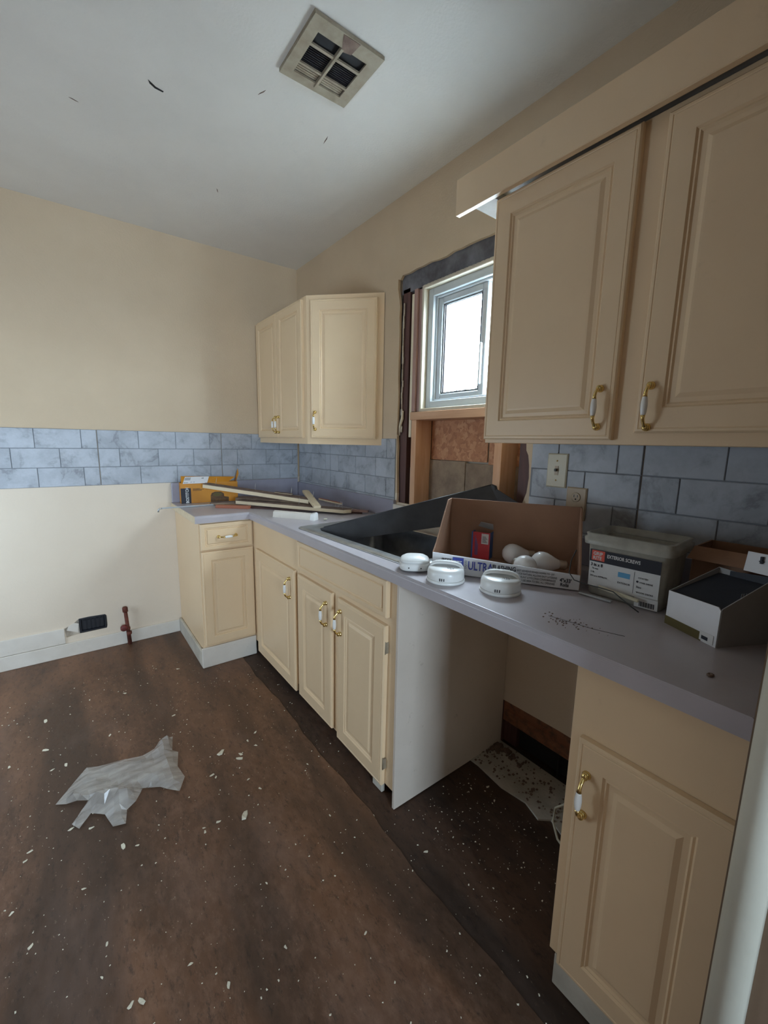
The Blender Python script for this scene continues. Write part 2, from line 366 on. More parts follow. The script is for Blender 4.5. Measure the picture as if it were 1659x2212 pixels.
def osb_mat():
    m, nt, bs = newmat('strand board')
    v = coord(nt, (1, 1, 1), 'pos')
    vo = N(nt, 'ShaderNodeTexVoronoi', Scale=55.0); vo.inputs['Randomness'].default_value = 1.0
    nz = N(nt, 'ShaderNodeTexNoise', Scale=30.0, Detail=3.0); L(nt, v, nz.inputs['Vector'])
    L(nt, mix(nt, 0.06, v, nz.outputs['Color']), vo.inputs['Vector'])
    sep = N(nt, 'ShaderNodeSeparateColor'); L(nt, vo.outputs['Color'], sep.inputs[0])
    L(nt, ramp(nt, sep.outputs[0], [(0.0, (0.40, 0.17, 0.085)), (0.5, (0.52, 0.24, 0.12)), (1.0, (0.62, 0.33, 0.18))]), bs.inputs['Base Color'])
    bs.inputs['Roughness'].default_value = 0.7
    bump(nt, bs, sep.outputs[0], 0.3, 0.002)
    return m
M['osb'] = osb_mat()
def glass_mat(name, tint=(1, 1, 1), gloss=0.08):
    m, nt, bs = newmat(name); out = nt.nodes['Material Output']; nt.nodes.remove(bs)
    t = N(nt, 'ShaderNodeBsdfTransparent'); t.inputs[0].default_value = (*tint, 1)
    g = N(nt, 'ShaderNodeBsdfGlossy'); g.inputs['Roughness'].default_value = 0.05
    mx = N(nt, 'ShaderNodeMixShader'); mx.inputs[0].default_value = gloss
    L(nt, t.outputs[0], mx.inputs[1]); L(nt, g.outputs[0], mx.inputs[2]); L(nt, mx.outputs[0], out.inputs[0]); return m
M['glass'] = glass_mat('window glass', (0.96, 0.98, 0.99), 0.06)
def film_mat(name, c, opac, rough, st=(1, 1, 1)):
    m, nt, bs = newmat(name); out = nt.nodes['Material Output']
    n = N(nt, 'ShaderNodeTexNoise', Scale=18.0, Detail=6.0); L(nt, coord(nt, st, 'obj', (0, 0, R(-33) if st[1] > 1 else 0)), n.inputs['Vector'])
    bs.inputs['Base Color'].default_value = (*c, 1); bs.inputs['Roughness'].default_value = rough
    t = N(nt, 'ShaderNodeBsdfTransparent'); t.inputs[0].default_value = (0.95, 0.95, 0.94, 1)
    mx = N(nt, 'ShaderNodeMixShader'); L(nt, ramp(nt, n.outputs[0], [(0.3, opac-0.15), (0.7, opac+0.15)]), mx.inputs[0])
    L(nt, t.outputs[0], mx.inputs[1]); L(nt, bs.outputs[0], mx.inputs[2]); L(nt, mx.outputs[0], out.inputs[0]); return m
M['film'] = film_mat('clear plastic film', (0.66, 0.62, 0.57), 0.50, 0.18, (0.6, 2.2, 0.6))
M['tub'] = film_mat('cloudy clear plastic', (0.55, 0.53, 0.46), 0.62, 0.3)

# ================================================================== SETTING
H = 2.566; CT = 0.908; CB = 0.866
FY = -2.96          # inner face of the wall with the opening, right of the camera
# ---- floor
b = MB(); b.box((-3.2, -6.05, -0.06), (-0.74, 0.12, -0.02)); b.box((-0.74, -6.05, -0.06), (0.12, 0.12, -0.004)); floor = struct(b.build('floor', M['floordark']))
b = MB()                                   # rolled vinyl sheet, gently rippled, ends at a seam before the cabinets
nx, ny = 110, 70; X0, X1, Y0, Y1 = -3.2, -0.70, -6.0, -0.002
def fz(x, y):
    t = x + 0.10*y
    r = math.sin(t*2*math.pi/0.43 + 0.6)*0.7 + math.sin(t*2*math.pi/0.27 + 1.9)*0.3 + math.sin(t*2*math.pi/0.71)*0.4
    k = min(1, max(0, (-1.15 - y)/0.8)) * min(1, max(0, (-0.74-x)/0.25))
    return 0.0 + 0.007*k*(r - 0.3)
g = []
for j in range(ny+1):
    row = []
    for i in range(nx+1):
        x = X0+(X1-X0)*i/nx; y = Y1 - (Y1-Y0)*(j/ny)**1.6
        if i == nx: x += 0.006*math.sin(y*9)+0.004*math.sin(y*31)
        row.append(b.bm.verts.new((x, y, max(-0.0035, fz(x, y)) if x > -0.72 else fz(x, y))))
    g.append(row)
for j in range(ny):
    for i in range(nx):
        f = b.bm.faces.new((g[j+1][i], g[j+1][i+1], g[j][i+1], g[j][i])); f.smooth = True
sheet = b.build('vinyl_sheet', M['floor'], floor)
b = MB()                                   # bare cement strip under the counter gap
pts = [(-0.205, -1.945), (-0.2, -2.07), (-0.215, -2.2), (-0.2, -2.30), (-0.225, -2.37), (-0.19, -2.40), (-0.22, -2.47), (-0.205, -2.635), (0.0, -2.635), (0.0, -2.03), (-0.03, -1.99), (-0.1, -1.96)]
b.prism(pts[::-1], -0.004, 0.003); b.build('cement_strip', M['cement'], floor)
# ---- ceiling
b = MB(); b.box((-3.2, -6.05, H), (0.12, 0.12, H+0.05)); ceil = struct(b.build('ceiling', M['ceiling']))
def flake(pts, z0, z1): 
    b = MB(); b.prism(pts, z0, z1); return b
# peeling crack in the ceiling paint (recessed dark slit with a lifted flap)
b = MB(); b.prism([(-1.135, -1.205), (-1.128, -1.190), (-1.110, -1.178), (-1.083, -1.176), (-1.082, -1.182), (-1.108, -1.187)][::-1], H-0.0012, H)
b.build('paint_crack', M['dark'], ceil)
for (cx, cy, ln, an) in ((-1.34, -0.93, 0.03, 10), (-0.75, -0.67, 0.035, 60), (-0.80, -1.40, 0.04, 110), (-0.50, -1.33, 0.05, 80)):
    Mx = Matrix.Translation((cx, cy, 0)) @ Matrix.Rotation(R(an), 4, 'Z')
    b = MB(); b.prism([(-ln/2, 0), (-ln/6, -0.0022), (ln/2, 0.0012), (ln/6, 0.0026)], H-0.001, H, Mx); b.build('paint_crack', M['plankdirt'], ceil)
# ---- back wall with the outlet hole
b = MB()
WM = plane_M((0, 0, 0), (1, 0, 0), (0, 0, 1))    # u = x, v = z, n = -y (towards the room)
hole = [(-1.495, 0.128), (-1.352, 0.130), (-1.347, 0.150), (-1.347, 0.212), (-1.356, 0.222), (-1.44, 0.226), (-1.49, 0.224), (-1.52, 0.2), (-1.565, 0.178), (-1.56, 0.12)]
b.prism([(-3.2, 0), (0.0, 0), (0.0, H), (-3.2, H)], -0.015, 0.0, WM, [hole[::-1]])
wall_back = struct(b.build('wall_back', M['wall']))
b = MB(); b.box((-3.2, 0.10, 0), (0.12, 0.12, H)); b.build('exterior_sheathing', M['exterior'], wall_back)
b = MB(); b.box((-1.60, 0.016, 0.08), (-1.32, 0.05, 0.26)); b.build('hole_cavity', M['paper'], wall_back)
b = MB(); b.rects(0.142, 0.094, [(0, -0.012), (0, 0.0), (0.004, 0.002), (0.010, 0.002), (0.014, -0.010)], plane_M((-1.492, 0.002, 0.130), (1, 0, 0), (0, 0, 1)))
for k in range(5): b.box((-1.47+0.022*k, 0.004, 0.145), (-1.458+0.022*k, 0.012, 0.205))
b.build('outlet_box', M['black'], wall_back)
b = MB(); b.prism([(-1.555, 0.165), (-1.50, 0.14), (-1.494, 0.196), (-1.515, 0.204), (-1.545, 0.19)], -0.012, 0.004, WM); b.build('torn_plaster', M['whitetrim'], wall_back)
# ---- right wall: torn opening around the window, missing strip at the foot of the counter gap
RM = plane_M((0, 0, 0), (0, -1, 0), (0, 0, 1))   # u = -y, v = z, n = -x (towards the room)
def jag(p, q, n, amp):
    out = []
    for i in range(n):
        t = i/n; c = lerp(p, q, t); out.append((c[0]+random.uniform(-amp, amp), c[1]+random.uniform(-amp, amp)))
    return out
hole = jag((1.237, 1.0), (1.232, 1.36), 7, 0.003) + jag((1.226, 1.38), (1.226, 2.10), 12, 0.003) + [(1.205, 2.13), (1.208, 2.175), (1.225, 2.168)] \
    + jag((1.245, 2.185), (2.06, 2.185), 16, 0.006) + jag((2.06, 2.16), (2.05, 1.34), 10, 0.004) + [(2.055, 1.31), (2.066, 1.29), (2.073, 1.25), (2.076, 1.2), (2.07, 1.14), (2.055, 1.10), (2.045, 1.04), (2.04, 1.0)]
b = MB()
outer = [(0, 0), (2.02, 0), (2.02, 0.205), (2.3, 0.212), (2.64, 0.205), (2.64, 0), (6.05, 0), (6.05, H), (0, H)]
b.prism(outer, -0.015, 0.0, RM, [hole[::-1]])
wall_right = struct(b.build('wall_right', M['wall']))
b = MB()
for (y0, y1, z0, z1) in ((0.12, -1.395, -0.05, H), (-2.03, -6.05, -0.05, H), (-1.395, -2.03, -0.05, 1.493), (-1.395, -2.03, 2.093, H)): b.box((0.125, y0, z0), (0.14, y1, z1))
b.build('exterior_sheathing', M['exterior'], wall_right)
def wpart(name, mat, x0, x1, y0, y1, z0, z1, bev=0.0015):
    b = MB(); b.box((x0, y0, z0), (x1, y1, z1), bev); return b.build(name, mat, wall_right)
wpart('old_stud', M['studold'], 0.018, 0.12, -1.23, -1.288, 0.0, 2.12)
wpart('old_stud', M['studold'], 0.018, 0.12, -2.012, -2.10, 0.0, 2.12)
wpart('cavity_back', M['dark'], 0.117, 0.124, -1.10, -1.45, 0.0, 2.14)
wpart('jack_stud', M['studpurple'], 0.0, 0.117, -1.340, -1.366, 1.492, 2.092)
wpart('jack_stud', M['studpurple'], 0.012, 0.117, -1.3665, -1.392, 1.492, 2.088)
wpart('jack_stud', M['studpale'], 0.004, 0.117, -1.318, -1.338, 1.36, 2.075)
wpart('jack_stud', M['studpurple'], 0.0, 0.117, -2.035, -2.065, 1.492, 2.09)
wpart('cripple_stud', M['studnew'], 0.0, 0.112, -1.345, -1.383, 0.03, 1.449)
wpart('cripple_stud', M['studpale'], 0.012, 0.112, -1.33, -1.344, 0.3, 1.20)
wpart('cripple_stud', M['studnew'], 0.0, 0.112, -1.895, -1.935, 0.03, 1.449)
wpart('window_sill_plate', M['studnewy'], -0.004, 0.124, -1.336, -2.05, 1.449, 1.489)
wpart('header', M['header'], 0.018, 0.117, -1.22, -2.06, 2.098, 2.25)
wpart('strand_board', M['osb'], 0.113, 0.118, -1.384, -1.768, 1.245, 1.449)
wpart('strand_board', M['osb'], 0.113, 0.118, -1.776, -2.06, 1.235, 1.449)
wpart('old_board', M['oldboard'], 0.105, 0.118, -1.384, -1.64, 0.85, 1.243)
wpart('old_board', M['oldboard'], 0.107, 0.118, -1.643, -2.06, 0.85, 1.236)
b = MB()                                    # torn paper along the opening's head and side
for i in range(26):
    y = -1.40-0.024*i; b.box((0.004, y, 2.085+random.uniform(0, 0.006)), (0.018, y-0.02, 2.098), 0.002)
for i in range(22):
    z = 2.05-0.03*i; b.box((0.006, -1.243-random.uniform(0, 0.006), z), (0.014, -1.249-random.uniform(0, 0.007), z-0.034), 0.0015)
o = b.build('torn_paper', M['paper'], wall_right); o['kind'] = 'stuff'
b = MB(); b.tube([(0.01, -1.262, 1.50), (0.008, -1.258, 1.46), (0.004, -1.245, 1.42), (0.006, -1.24, 1.37)], [0.004, 0.009, 0.007, 0.003], 6); b.build('torn_strip', M['studpale'], wall_right)
wpart('ledger_board', M['redboard'], 0.004, 0.03, -2.00, -2.64, 0.108, 0.214)
wpart('cavity_back', M['dark'], 0.04, 0.05, -1.95, -2.64, 0.0, 0.25)
wpart('bottom_plate', M['studold'], 0.002, 0.03, -2.0, -2.035, 0.0, 0.205)
wpart('bottom_plate', M['dark'], 0.008, 0.03, -2.30, -2.306, 0.0, 0.108)
# ---- left wall, rear wall, front wall
b = MB()
for (y0, y1, z0, z1) in ((-6.05, -1.17, 0, H), (-0.25, 0.12, 0, H), (-1.17, -0.25, 0, 0.42), (-1.17, -0.25, 1.68, H)): b.box((-2.72, y0, z0), (-2.68, y1, z1))
struct(b.build('wall_left', M['lowbounce']))
w2 = struct(bpy.data.objects.new('window_2', None)); COL.objects.link(w2); w2.location = (-2.7, -0.71, 1.05)
b = MB()
for (y0, y1, z0, z1) in ((-1.17, -1.12, 0.42, 1.68), (-0.30, -0.25, 0.42, 1.68), (-1.12, -0.30, 0.42, 0.47), (-1.12, -0.30, 1.63, 1.68), (-1.12, -0.30, 1.03, 1.07)): b.box((-2.715, y0, z0), (-2.675, y1, z1))
b.build('window_frame', M['vinyl'], w2)
b = MB(); b.box((-2.712, -1.12, 0.47), (-2.708, -0.30, 1.63)); b.build('pane', M['shade'], w2)
b = MB()
for (x0, x1, z0, z1) in ((-3.2, 0.12, 0, H),): b.box((x0, -6.05, z0), (x1, -6.0, z1))
struct(b.build('wall_rear', M['lowbounce']))
b = MB()
b.box((-0.735, FY-0.14, 0), (0.0, FY, H)); b.box((-3.2, FY-0.14, 2.25), (-0.735, FY, H)); b.box((-3.2, FY-0.14, 0), (-2.6, FY, 2.25))
struct(b.build('wall_front', M['lowbounce']))
b = MB(); pr = []                           # rounded casing on the wall end beside the camera
for i in range(9):
    a = R(180*i/8); pr.append((-0.735-0.022*math.sin(a), FY-0.002-0.0235+0.0235*math.cos(a)))
b.loft([[(x, y, 0) for x, y in pr], [(x, y, 2.25) for x, y in pr]]); struct(b.build('trim_1', M['jamb']))
# ---- window over the sink
win = struct(bpy.data.objects.new('window_1', None)); COL.objects.link(win); win.location = (0.04, -1.73, 1.49)
def frame(b, y0, y1, z0, z1, w, x0, x1, bev=0.002):
    b.box((x0, y0, z0), (x1, y0-w, z1), bev); b.box((x0, y1+w, z0), (x1, y1, z1), bev)
    b.box((x0, y0-w, z0), (x1, y1+w, z0+w), bev); b.box((x0, y0-w, z1-w), (x1, y1+w, z1), bev)
b = MB(); frame(b, -1.393, -2.034, 1.4895, 2.096, 0.016, 0.004, 0.060); b.build('jamb_liner', M['linerwood'], win)
b = MB(); frame(b, -1.41, -2.018, 1.506, 2.08, 0.036, 0.034, 0.124); frame(b, -1.446, -1.982, 1.542, 2.044, 0.010, 0.052, 0.124); b.build('window_frame', M['vinyl'], win)
b = MB(); frame(b, -1.456, -1.765, 1.545, 2.034, 0.030, 0.060, 0.085, 0.003); frame(b, -1.486, -1.735, 1.575, 2.004, 0.008, 0.068, 0.078, 0.001); s1 = b.build('sash', M['vinyl'], win)
b = MB(); b.box((0.073, -1.490, 1.58), (0.076, -1.73, 2.0)); b.build('pane', M['glass'], s1)
b = MB(); frame(b, -1.490, -1.728, 1.580, 2.0, 0.004, 0.066, 0.08, 0.0); b.build('gasket', M['gasket'], s1)
b = MB(); frame(b, -1.735, -1.982, 1.542, 2.038, 0.028, 0.092, 0.116, 0.003); s2 = b.build('sash', M['vinyl'], win)
b = MB(); b.box((0.103, -1.76, 1.57), (0.106, -1.955, 2.012)); b.build('pane', M['glass'], s2)
b = MB(); b.box((0.045, -1.74, 1.60), (0.060, -1.752, 1.78), 0.003); b.build('sash_pull', M['vinyl'], s1)
# ---- baseboards on the back wall
b = MB(); b.box((-3.2, -0.014, 0), (-1.248, 0, 0.085), 0.002); bb = struct(b.build('baseboard_back', M['whitetrim']))
b = MB(); b.box((-1.228, -0.014, 0), (-0.93, 0, 0.084), 0.002); b.build('board', M['whitetrim'], bb)
b = MB(); b.box((-3.2, -0.010, 0.087), (-1.566, 0, 0.182), 0.002); b.build('upper_board', M['whitetrim'], bb)
# ---- faux tile panels
TH = 0.1105; ROWS = [1.372-TH*i for i in range(4)]
tile_cache = {}
def tile_obj(w, h, parent, Mx):
    key = (round(w, 3), round(h, 3))
    if key not in tile_cache:
        b = MB(); b.rects(w, h, [(0, 0.0), (0, 0.0022), (0.0015, 0.0036)])
        tile_cache[key] = b.build('tile', M['tile'], parent, local=True).data
        o = [c for c in parent.children if c.data == tile_cache[key]][-1]
    else:
        o = bpy.data.objects.new('tile', tile_cache[key]); COL.objects.link(o); o.parent = parent
    o.matrix_local = Mx; return o
def tile_panel(wall, PM, u0, u1, start, rows, lim, blocked=()):
    """PM maps (u,v) on the wall; panel spans u0..u1; the brick bond starts at u=start"""
    z1 = rows[0]; z0 = lim[0]
    b = MB(); b.rects(u1-u0-0.0025, min(rows[0], lim[1])-z0, [(0, 0.0003), (0, 0.0026)], PM @ Matrix.Translation((u0, z0, 0)))
    p = b.build('tile_panel', M['grout'], wall)
    for r, zt in enumerate(rows):
        zb = max(zt-TH, z0); zt2 = min(zt, lim[1])
        if zt2-zb < 0.012: continue
        off = start if r % 2 == 0 else start+0.107
        k = -1
        while True:
            a = off+0.2135*k; c = a+0.2135; k += 1
            if a >= u1-0.003: break
            a2, c2 = max(a, u0), min(c, u1-0.0025)
            if c2-a2 < 0.008: continue
            tile_obj(c2-a2-0.003, zt2-zb-0.003, p, PM @ Matrix.Translation((a2+0.0015, zb+0.0015, 0.0026)))
    return p
for (a, c) in ((-2.752, -2.032), (-2.032, -1.312), (-1.312, -0.592), (-0.592, -0.012)):
    if c > -0.95:
        if a < -0.93:
            tile_panel(wall_back, WM, a, c, a, ROWS, (1.0405, 1.372))
        else: tile_panel(wall_back, WM, a, c, a, ROWS, (1.0405, 1.372))
    else: tile_panel(wall_back, WM, a, c, a, ROWS, (1.0405, 1.372))
RR = [1.352-TH*i for i in range(4)]
tile_panel(wall_right, RM, 0.012, 0.50, -0.1, RR, (1.004, 1.352)); tile_panel(wall_right, RM, 0.50, 1.224, 0.50, RR, (1.004, 1.352))
tile_panel(wall_right, RM, 2.085, 2.492, 1.772, RR, (1.004, 1.352)); tile_panel(wall_right, RM, 2.492, 2.955, 2.492, RR, (1.004, 1.352))

# ================================================================== CABINETS
DOOR = [(0, 0.0), (0, 0.014), (0.004, 0.018), (0.009, 0.0185), (0.011, 0.017), (0.013, 0.0185), (0.058, 0.0185), (0.062, 0.0135), (0.066, 0.0155), (0.070, 0.011), (0.080, 0.0115), (0.090, 0.0165), (0.095, 0.0168)]
DRAW = [(0, 0.0), (0, 0.014), (0.004, 0.018), (0.022, 0.0185), (0.025, 0.014), (0.029, 0.016), (0.034, 0.0125), (0.038, 0.0165)]
hb = MB()
for s in (-1, 1):
    hb.lathe([(0.0001, 0.0), (0.0095, 0.0), (0.0095, 0.003), (0.0075, 0.0055), (0.0065, 0.009)], 14, Matrix.Translation((0, 0.049*s, 0)))
    hb.sphere((0, 0.049*s, 0.010), 0.0072, None, (1, 1.25, 0.8))
    hb.tube([(0, 0.049*s, 0.008), (0, 0.045*s, 0.016), (0, 0.038*s, 0.024), (0, 0.029*s, 0.028), (0, 0.021*s, 0.0285)], [0.005, 0.0042, 0.0038, 0.0042, 0.0055], 8)
hb.tube([(0, -0.024, 0.0285), (0, 0.024, 0.0285)], 0.003, 8)
HANDLE = hb.build('handle', M['brass'])
gb = MB(); gb.lathe([(0.0048, -0.022), (0.0058, -0.019), (0.0072, -0.010), (0.0078, 0), (0.0072, 0.010), (0.0058, 0.019), (0.0048, 0.022)], 14, Matrix.Translation((0, 0, 0.0285)) @ Matrix.Rotation(R(-90), 4, 'X'))
GRIP = gb.build('handle_grip', M['ceramic'])
HM, GM = HANDLE.data, GRIP.data
bpy.data.objects.remove(HANDLE); bpy.data.objects.remove(GRIP)
def handle(door, PM, u, v, horiz=False, t=0.0185):
    X = PM @ Matrix.Translation((u, v, t)) @ (Matrix.Rotation(R(90), 4, 'Z') if horiz else Matrix.Identity(4))
    X = Matrix.Translation(-base_loc(door)) @ X
    for nm, me in (('handle', HM), ('handle_grip', GM)):
        o = bpy.data.objects.new(nm, me); COL.objects.link(o); o.parent = door; o.matrix_local = X
        if nm == 'handle_grip': o['label'] = 'white ceramic grip'
        else: o['label'] = 'brass handle'
def front(root, name, PM, w, h, prof=DOOR, scale=1.0):
    b = MB(); p = [(i*scale if i < min(w, h)/2-0.012 else i*scale, z) for i, z in prof]
    b.rects(w, h, p, PM); return b.build(name, M['cab'], root)
def FX(x, y, z): return plane_M((x, y, z), (0, -1, 0), (0, 0, 1))      # face looking to -x
def FYp(x, y, z): return plane_M((x, y, z), (1, 0, 0), (0, 0, 1))      # face looking to -y
# -- short end unit with a drawer, facing the camera
t = thing('base_cabinet', 'narrow cream cabinet with drawer above door, at the left end of the counter', 'cabinet', (-0.76, -0.31, 0))
b = MB(); b.box((-0.915, -0.61, 0.10), (-0.590, -0.002, CB), 0.001); b.box((-0.915, -0.55, 0), (-0.612, -0.002, 0.10)); b.build('carcass', M['cab'], t)
b = MB(); b.box((-0.932, -0.626, 0.0), (-0.6095, -0.611, 0.122), 0.003); b.build('toe_board', M['whitetrim'], t)
b = MB(); b.box((-0.932, -0.610, 0.0), (-0.916, -0.016, 0.098), 0.003); b.build('toe_board', M['grimetrim'], t)
PM = FYp(-0.909, -0.611, 0.706); d = front(t, 'drawer', PM, 0.292, 0.152, DRAW); handle(d, PM, 0.146, 0.074, True)
PM = FYp(-0.909, -0.611, 0.135); d = front(t, 'door', PM, 0.296, 0.562, DOOR, 0.85)
# -- corner unit
t = thing('base_cabinet', 'cream corner base cabinet with a plain upper panel and one door, beside the sink cabinet', 'cabinet', (-0.3, -0.93, 0))
b = MB(); b.box((-0.609, -1.243, 0.09), (-0.002, -0.6115, CB), 0.001); b.box((-0.54, -1.243, 0), (-0.002, -0.628, 0.09)); b.build('carcass', M['cab'], t)
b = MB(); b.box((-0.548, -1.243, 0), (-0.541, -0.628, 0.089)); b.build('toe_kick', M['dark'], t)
PM = FX(-0.610, -0.70, 0.055); d = front(t, 'door', PM, 0.522, 0.645); handle(d, PM, 0.478, 0.545)
# -- sink base
t = thing('base_cabinet', 'cream sink base cabinet with two doors under one wide false drawer front', 'cabinet', (-0.3, -1.63, 0))
b = MB(); b.box((-0.609, -2.018, 0.05), (-0.59, -1.245, CB), 0.001); b.box((-0.589, -2.018, 0.09), (-0.002, -2.0, CB)); b.box((-0.589, -1.263, 0.09), (-0.002, -1.245, CB)); b.box((-0.589, -2.0, 0.09), (-0.002, -1.263, 0.108)); b.build('carcass', M['cab'], t)
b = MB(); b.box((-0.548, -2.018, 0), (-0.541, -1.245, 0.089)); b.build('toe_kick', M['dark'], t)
PM = FX(-0.610, -1.262, 0.722); front(t, 'false_drawer_front', PM, 0.708, 0.138, DRAW, 0.8)
PM = FX(-0.610, -1.262, 0.062); d = front(t, 'door', PM, 0.325, 0.634); handle(d, PM, 0.285, 0.530)
PM = FX(-0.610, -1.632, 0.050) @ Matrix.Rotation(R(-0.6), 4, 'Z'); d = front(t, 'door', PM, 0.326, 0.644); handle(d, PM, 0.028, 0.545)
for z in (0.585, 0.12):
    b = MB(); b.box((-0.621, -1.9605, z), (-0.6095, -1.967, z+0.042), 0.001); b.tube([(-0.622, -1.963, z-0.003), (-0.622, -1.963, z+0.045)], 0.0022, 8); b.build('hinge', M['ventmetal'], t)
b = MB(); b.box((-0.612, -1.945, 0.0), (-0.596, -1.885, 0.05), 0.002); b.build('foot_block', M['grimetrim'], t)
# -- end panel beside the gap
b = MB(); b.box((-0.622, -2.034, 0.0), (-0.002, -2.021, CB-0.001), 0.0015)
tag(b.build('end_panel', M['panel'], None, (-0.31, -2.028, 0)), 'tall white scuffed panel closing the sink cabinet beside the open gap', 'panel')
# -- right base unit
t = thing('base_cabinet', 'cream base cabinet nearest the camera, with one grooved door beside the open gap', 'cabinet', (-0.3, -2.8, 0))
b = MB(); b.box((-0.609, -2.956, 0.09), (-0.002, -2.645, CB-0.004), 0.001); b.box((-0.60, -2.956, 0), (-0.002, -2.66, 0.09)); b.build('carcass', M['cab'], t)
b = MB(); b.box((-0.611, -2.956, 0.0), (-0.601, -2.66, 0.088), 0.002); b.build('toe_board', M['grimetrim'], t)
PM = FX(-0.610, -2.672, 0.088); d = front(t, 'door', PM, 0.286, 0.612); handle(d, PM, 0.026, 0.488)
# ---- wall cabinets
t = thing('corner_wall_cabinet', 'cream wall cabinet in the corner with an angled door facing the room', 'cabinet', (-0.16, -0.5, 1.31))
zb, zt = 1.312, 2.140
b = MB(); b.prism([(-0.312, -0.003), (-0.312, -0.765), (-0.003, -1.094), (-0.003, -0.003)], zb, zt); b.build('carcass', M['cab'], t)
PM = FX(-0.3125, -0.022, zb+0.035); d1 = front(t, 'door', PM, 0.352, zt-zb-0.05, DOOR, 0.8); handle(d1, PM, 0.33, 0.085)
PM = FX(-0.3125, -0.378, zb+0.035); d2 = front(t, 'door', PM, 0.352, zt-zb-0.05, DOOR, 0.8); handle(d2, PM, 0.022, 0.085)
du = Vector((0.309, -0.329, 0)).normalized(); Lg = math.hypot(0.309, 0.329)
PM = plane_M(Vector((-0.312, -0.765, zb+0.035)) + du*0.028 + Vector((-du.y*0, 0, 0)), du, (0, 0, 1)) @ Matrix.Translation((0, 0, 0.001))
d3 = front(t, 'door', PM, Lg-0.065, zt-zb-0.062, DOOR, 0.95); handle(d3, PM, 0.026, 0.10)
t = thing('wall_cabinet', 'large cream wall cabinet with two doors at the upper right, covering part of the window', 'cabinet', (-0.16, -2.53, 1.336))
zb, zt = 1.336, 2.086
b = MB(); b.box((-0.325, -2.956, zb), (-0.016, -2.112, zt), 0.0015); b.build('carcass', M['cab'], t)
PM = FX(-0.3255, -2.118, zb+0.012); d = front(t, 'door', PM, 0.420, zt-zb-0.02); handle(d, PM, 0.383, 0.083)
PM = FX(-0.3255, -2.592, zb+0.03); d = front(t, 'door', PM, 0.360, zt-zb-0.05); handle(d, PM, 0.030, 0.062)
# ---- boxed valance above
t = thing('valance', 'cream boxed valance board running above the right wall cabinet', 'valance', (-0.2, -2.5, 2.09))
b = MB(); b.box((-0.372, -2.956, 2.078), (-0.352, -1.972, 2.186), 0.002); b.build('front_board', M['cab'], t)
b = MB(); b.box((-0.351, -2.956, 2.120), (-0.003, -2.06, 2.135), 0.001); b.build('underside', M['whitetrim'], t)
b = MB(); b.box((-0.351, -2.105, 2.092), (-0.10, -2.09, 2.118), 0.001); b.box((-0.351, -2.09, 2.112), (-0.06, -1.998, 2.119), 0.001); b.build('end_block', M['plaster'], t)
# ---- worktop
t = thing('worktop', 'L-shaped lavender grey laminate worktop with rolled front edge along two walls', 'worktop', (-0.4, -1.2, CB))
out = [(-0.935, -0.003), (-0.935, -0.635), (-0.635, -0.635), (-0.635, -2.957), (-0.003, -2.957), (-0.003, -0.003)]
hole = [(-0.575, -1.235), (-0.555, -2.0), (-0.10, -2.0), (-0.10, -1.235)]
b = MB(); b.prism(out, CB, CT, None, [hole])
def on_front(v):
    return (abs(v.co.x+0.635) < 1e-4 and v.co.y <= -0.634) or (abs(v.co.y+0.635) < 1e-4 and v.co.x <= -0.634)
es = [e for e in b.bm.edges if all(on_front(v) and abs(v.co.z-CT) < 1e-5 for v in e.verts) and (e.verts[0].co-e.verts[1].co).length > 0.2]
bmesh.ops.bevel(b.bm, geom=es, offset=0.014, segments=4, affect='EDGES', profile=0.5)
b.build('slab', M['laminate'], t)
b = MB(); b.box((-0.930, -0.022, CT), (-0.024, -0.003, 1.0395), 0.003); tag(b.build('backsplash', M['splash'], None, (-0.48, -0.012, CT)), 'lavender grey backsplash strip along the back wall behind the orange carton', 'backsplash')
b = MB(); b.box((-0.022, -1.236, CT), (-0.003, -0.003, 1.010), 0.003); tag(b.build('backsplash', M['splash'], None, (-0.012, -0.62, CT)), 'lavender grey backsplash strip under the tiles left of the window opening', 'backsplash')
b = MB(); b.box((-0.022, -2.957, CT), (-0.003, -2.085, 1.010), 0.003); tag(b.build('backsplash', M['splash'], None, (-0.012, -2.52, CT)), 'dark backsplash strip behind the clear tub and cartons', 'backsplash')
b = MB(); b.box((-0.028, -1.335, CT), (-0.002, -1.2365, 0.99), 0.003); tag(b.build('wood_block', M['whitetrim'], None, (-0.015, -1.285, CT)), 'small white block at the foot of the left window stud', 'wood')
b = MB(); b.box((-0.9365, -0.634, CB+0.002), (-0.9352, -0.004, CT-0.002)); b.build('end_strip', M['plankpale'], t)
# thin scratches on the worktop
b = MB(); b.tube([(-0.538, -2.524, CT), (-0.53, -2.57, CT), (-0.522, -2.63, CT), (-0.500, -2.69, CT)], 0.0009, 5); b.build('scratch', M['wire'], t)

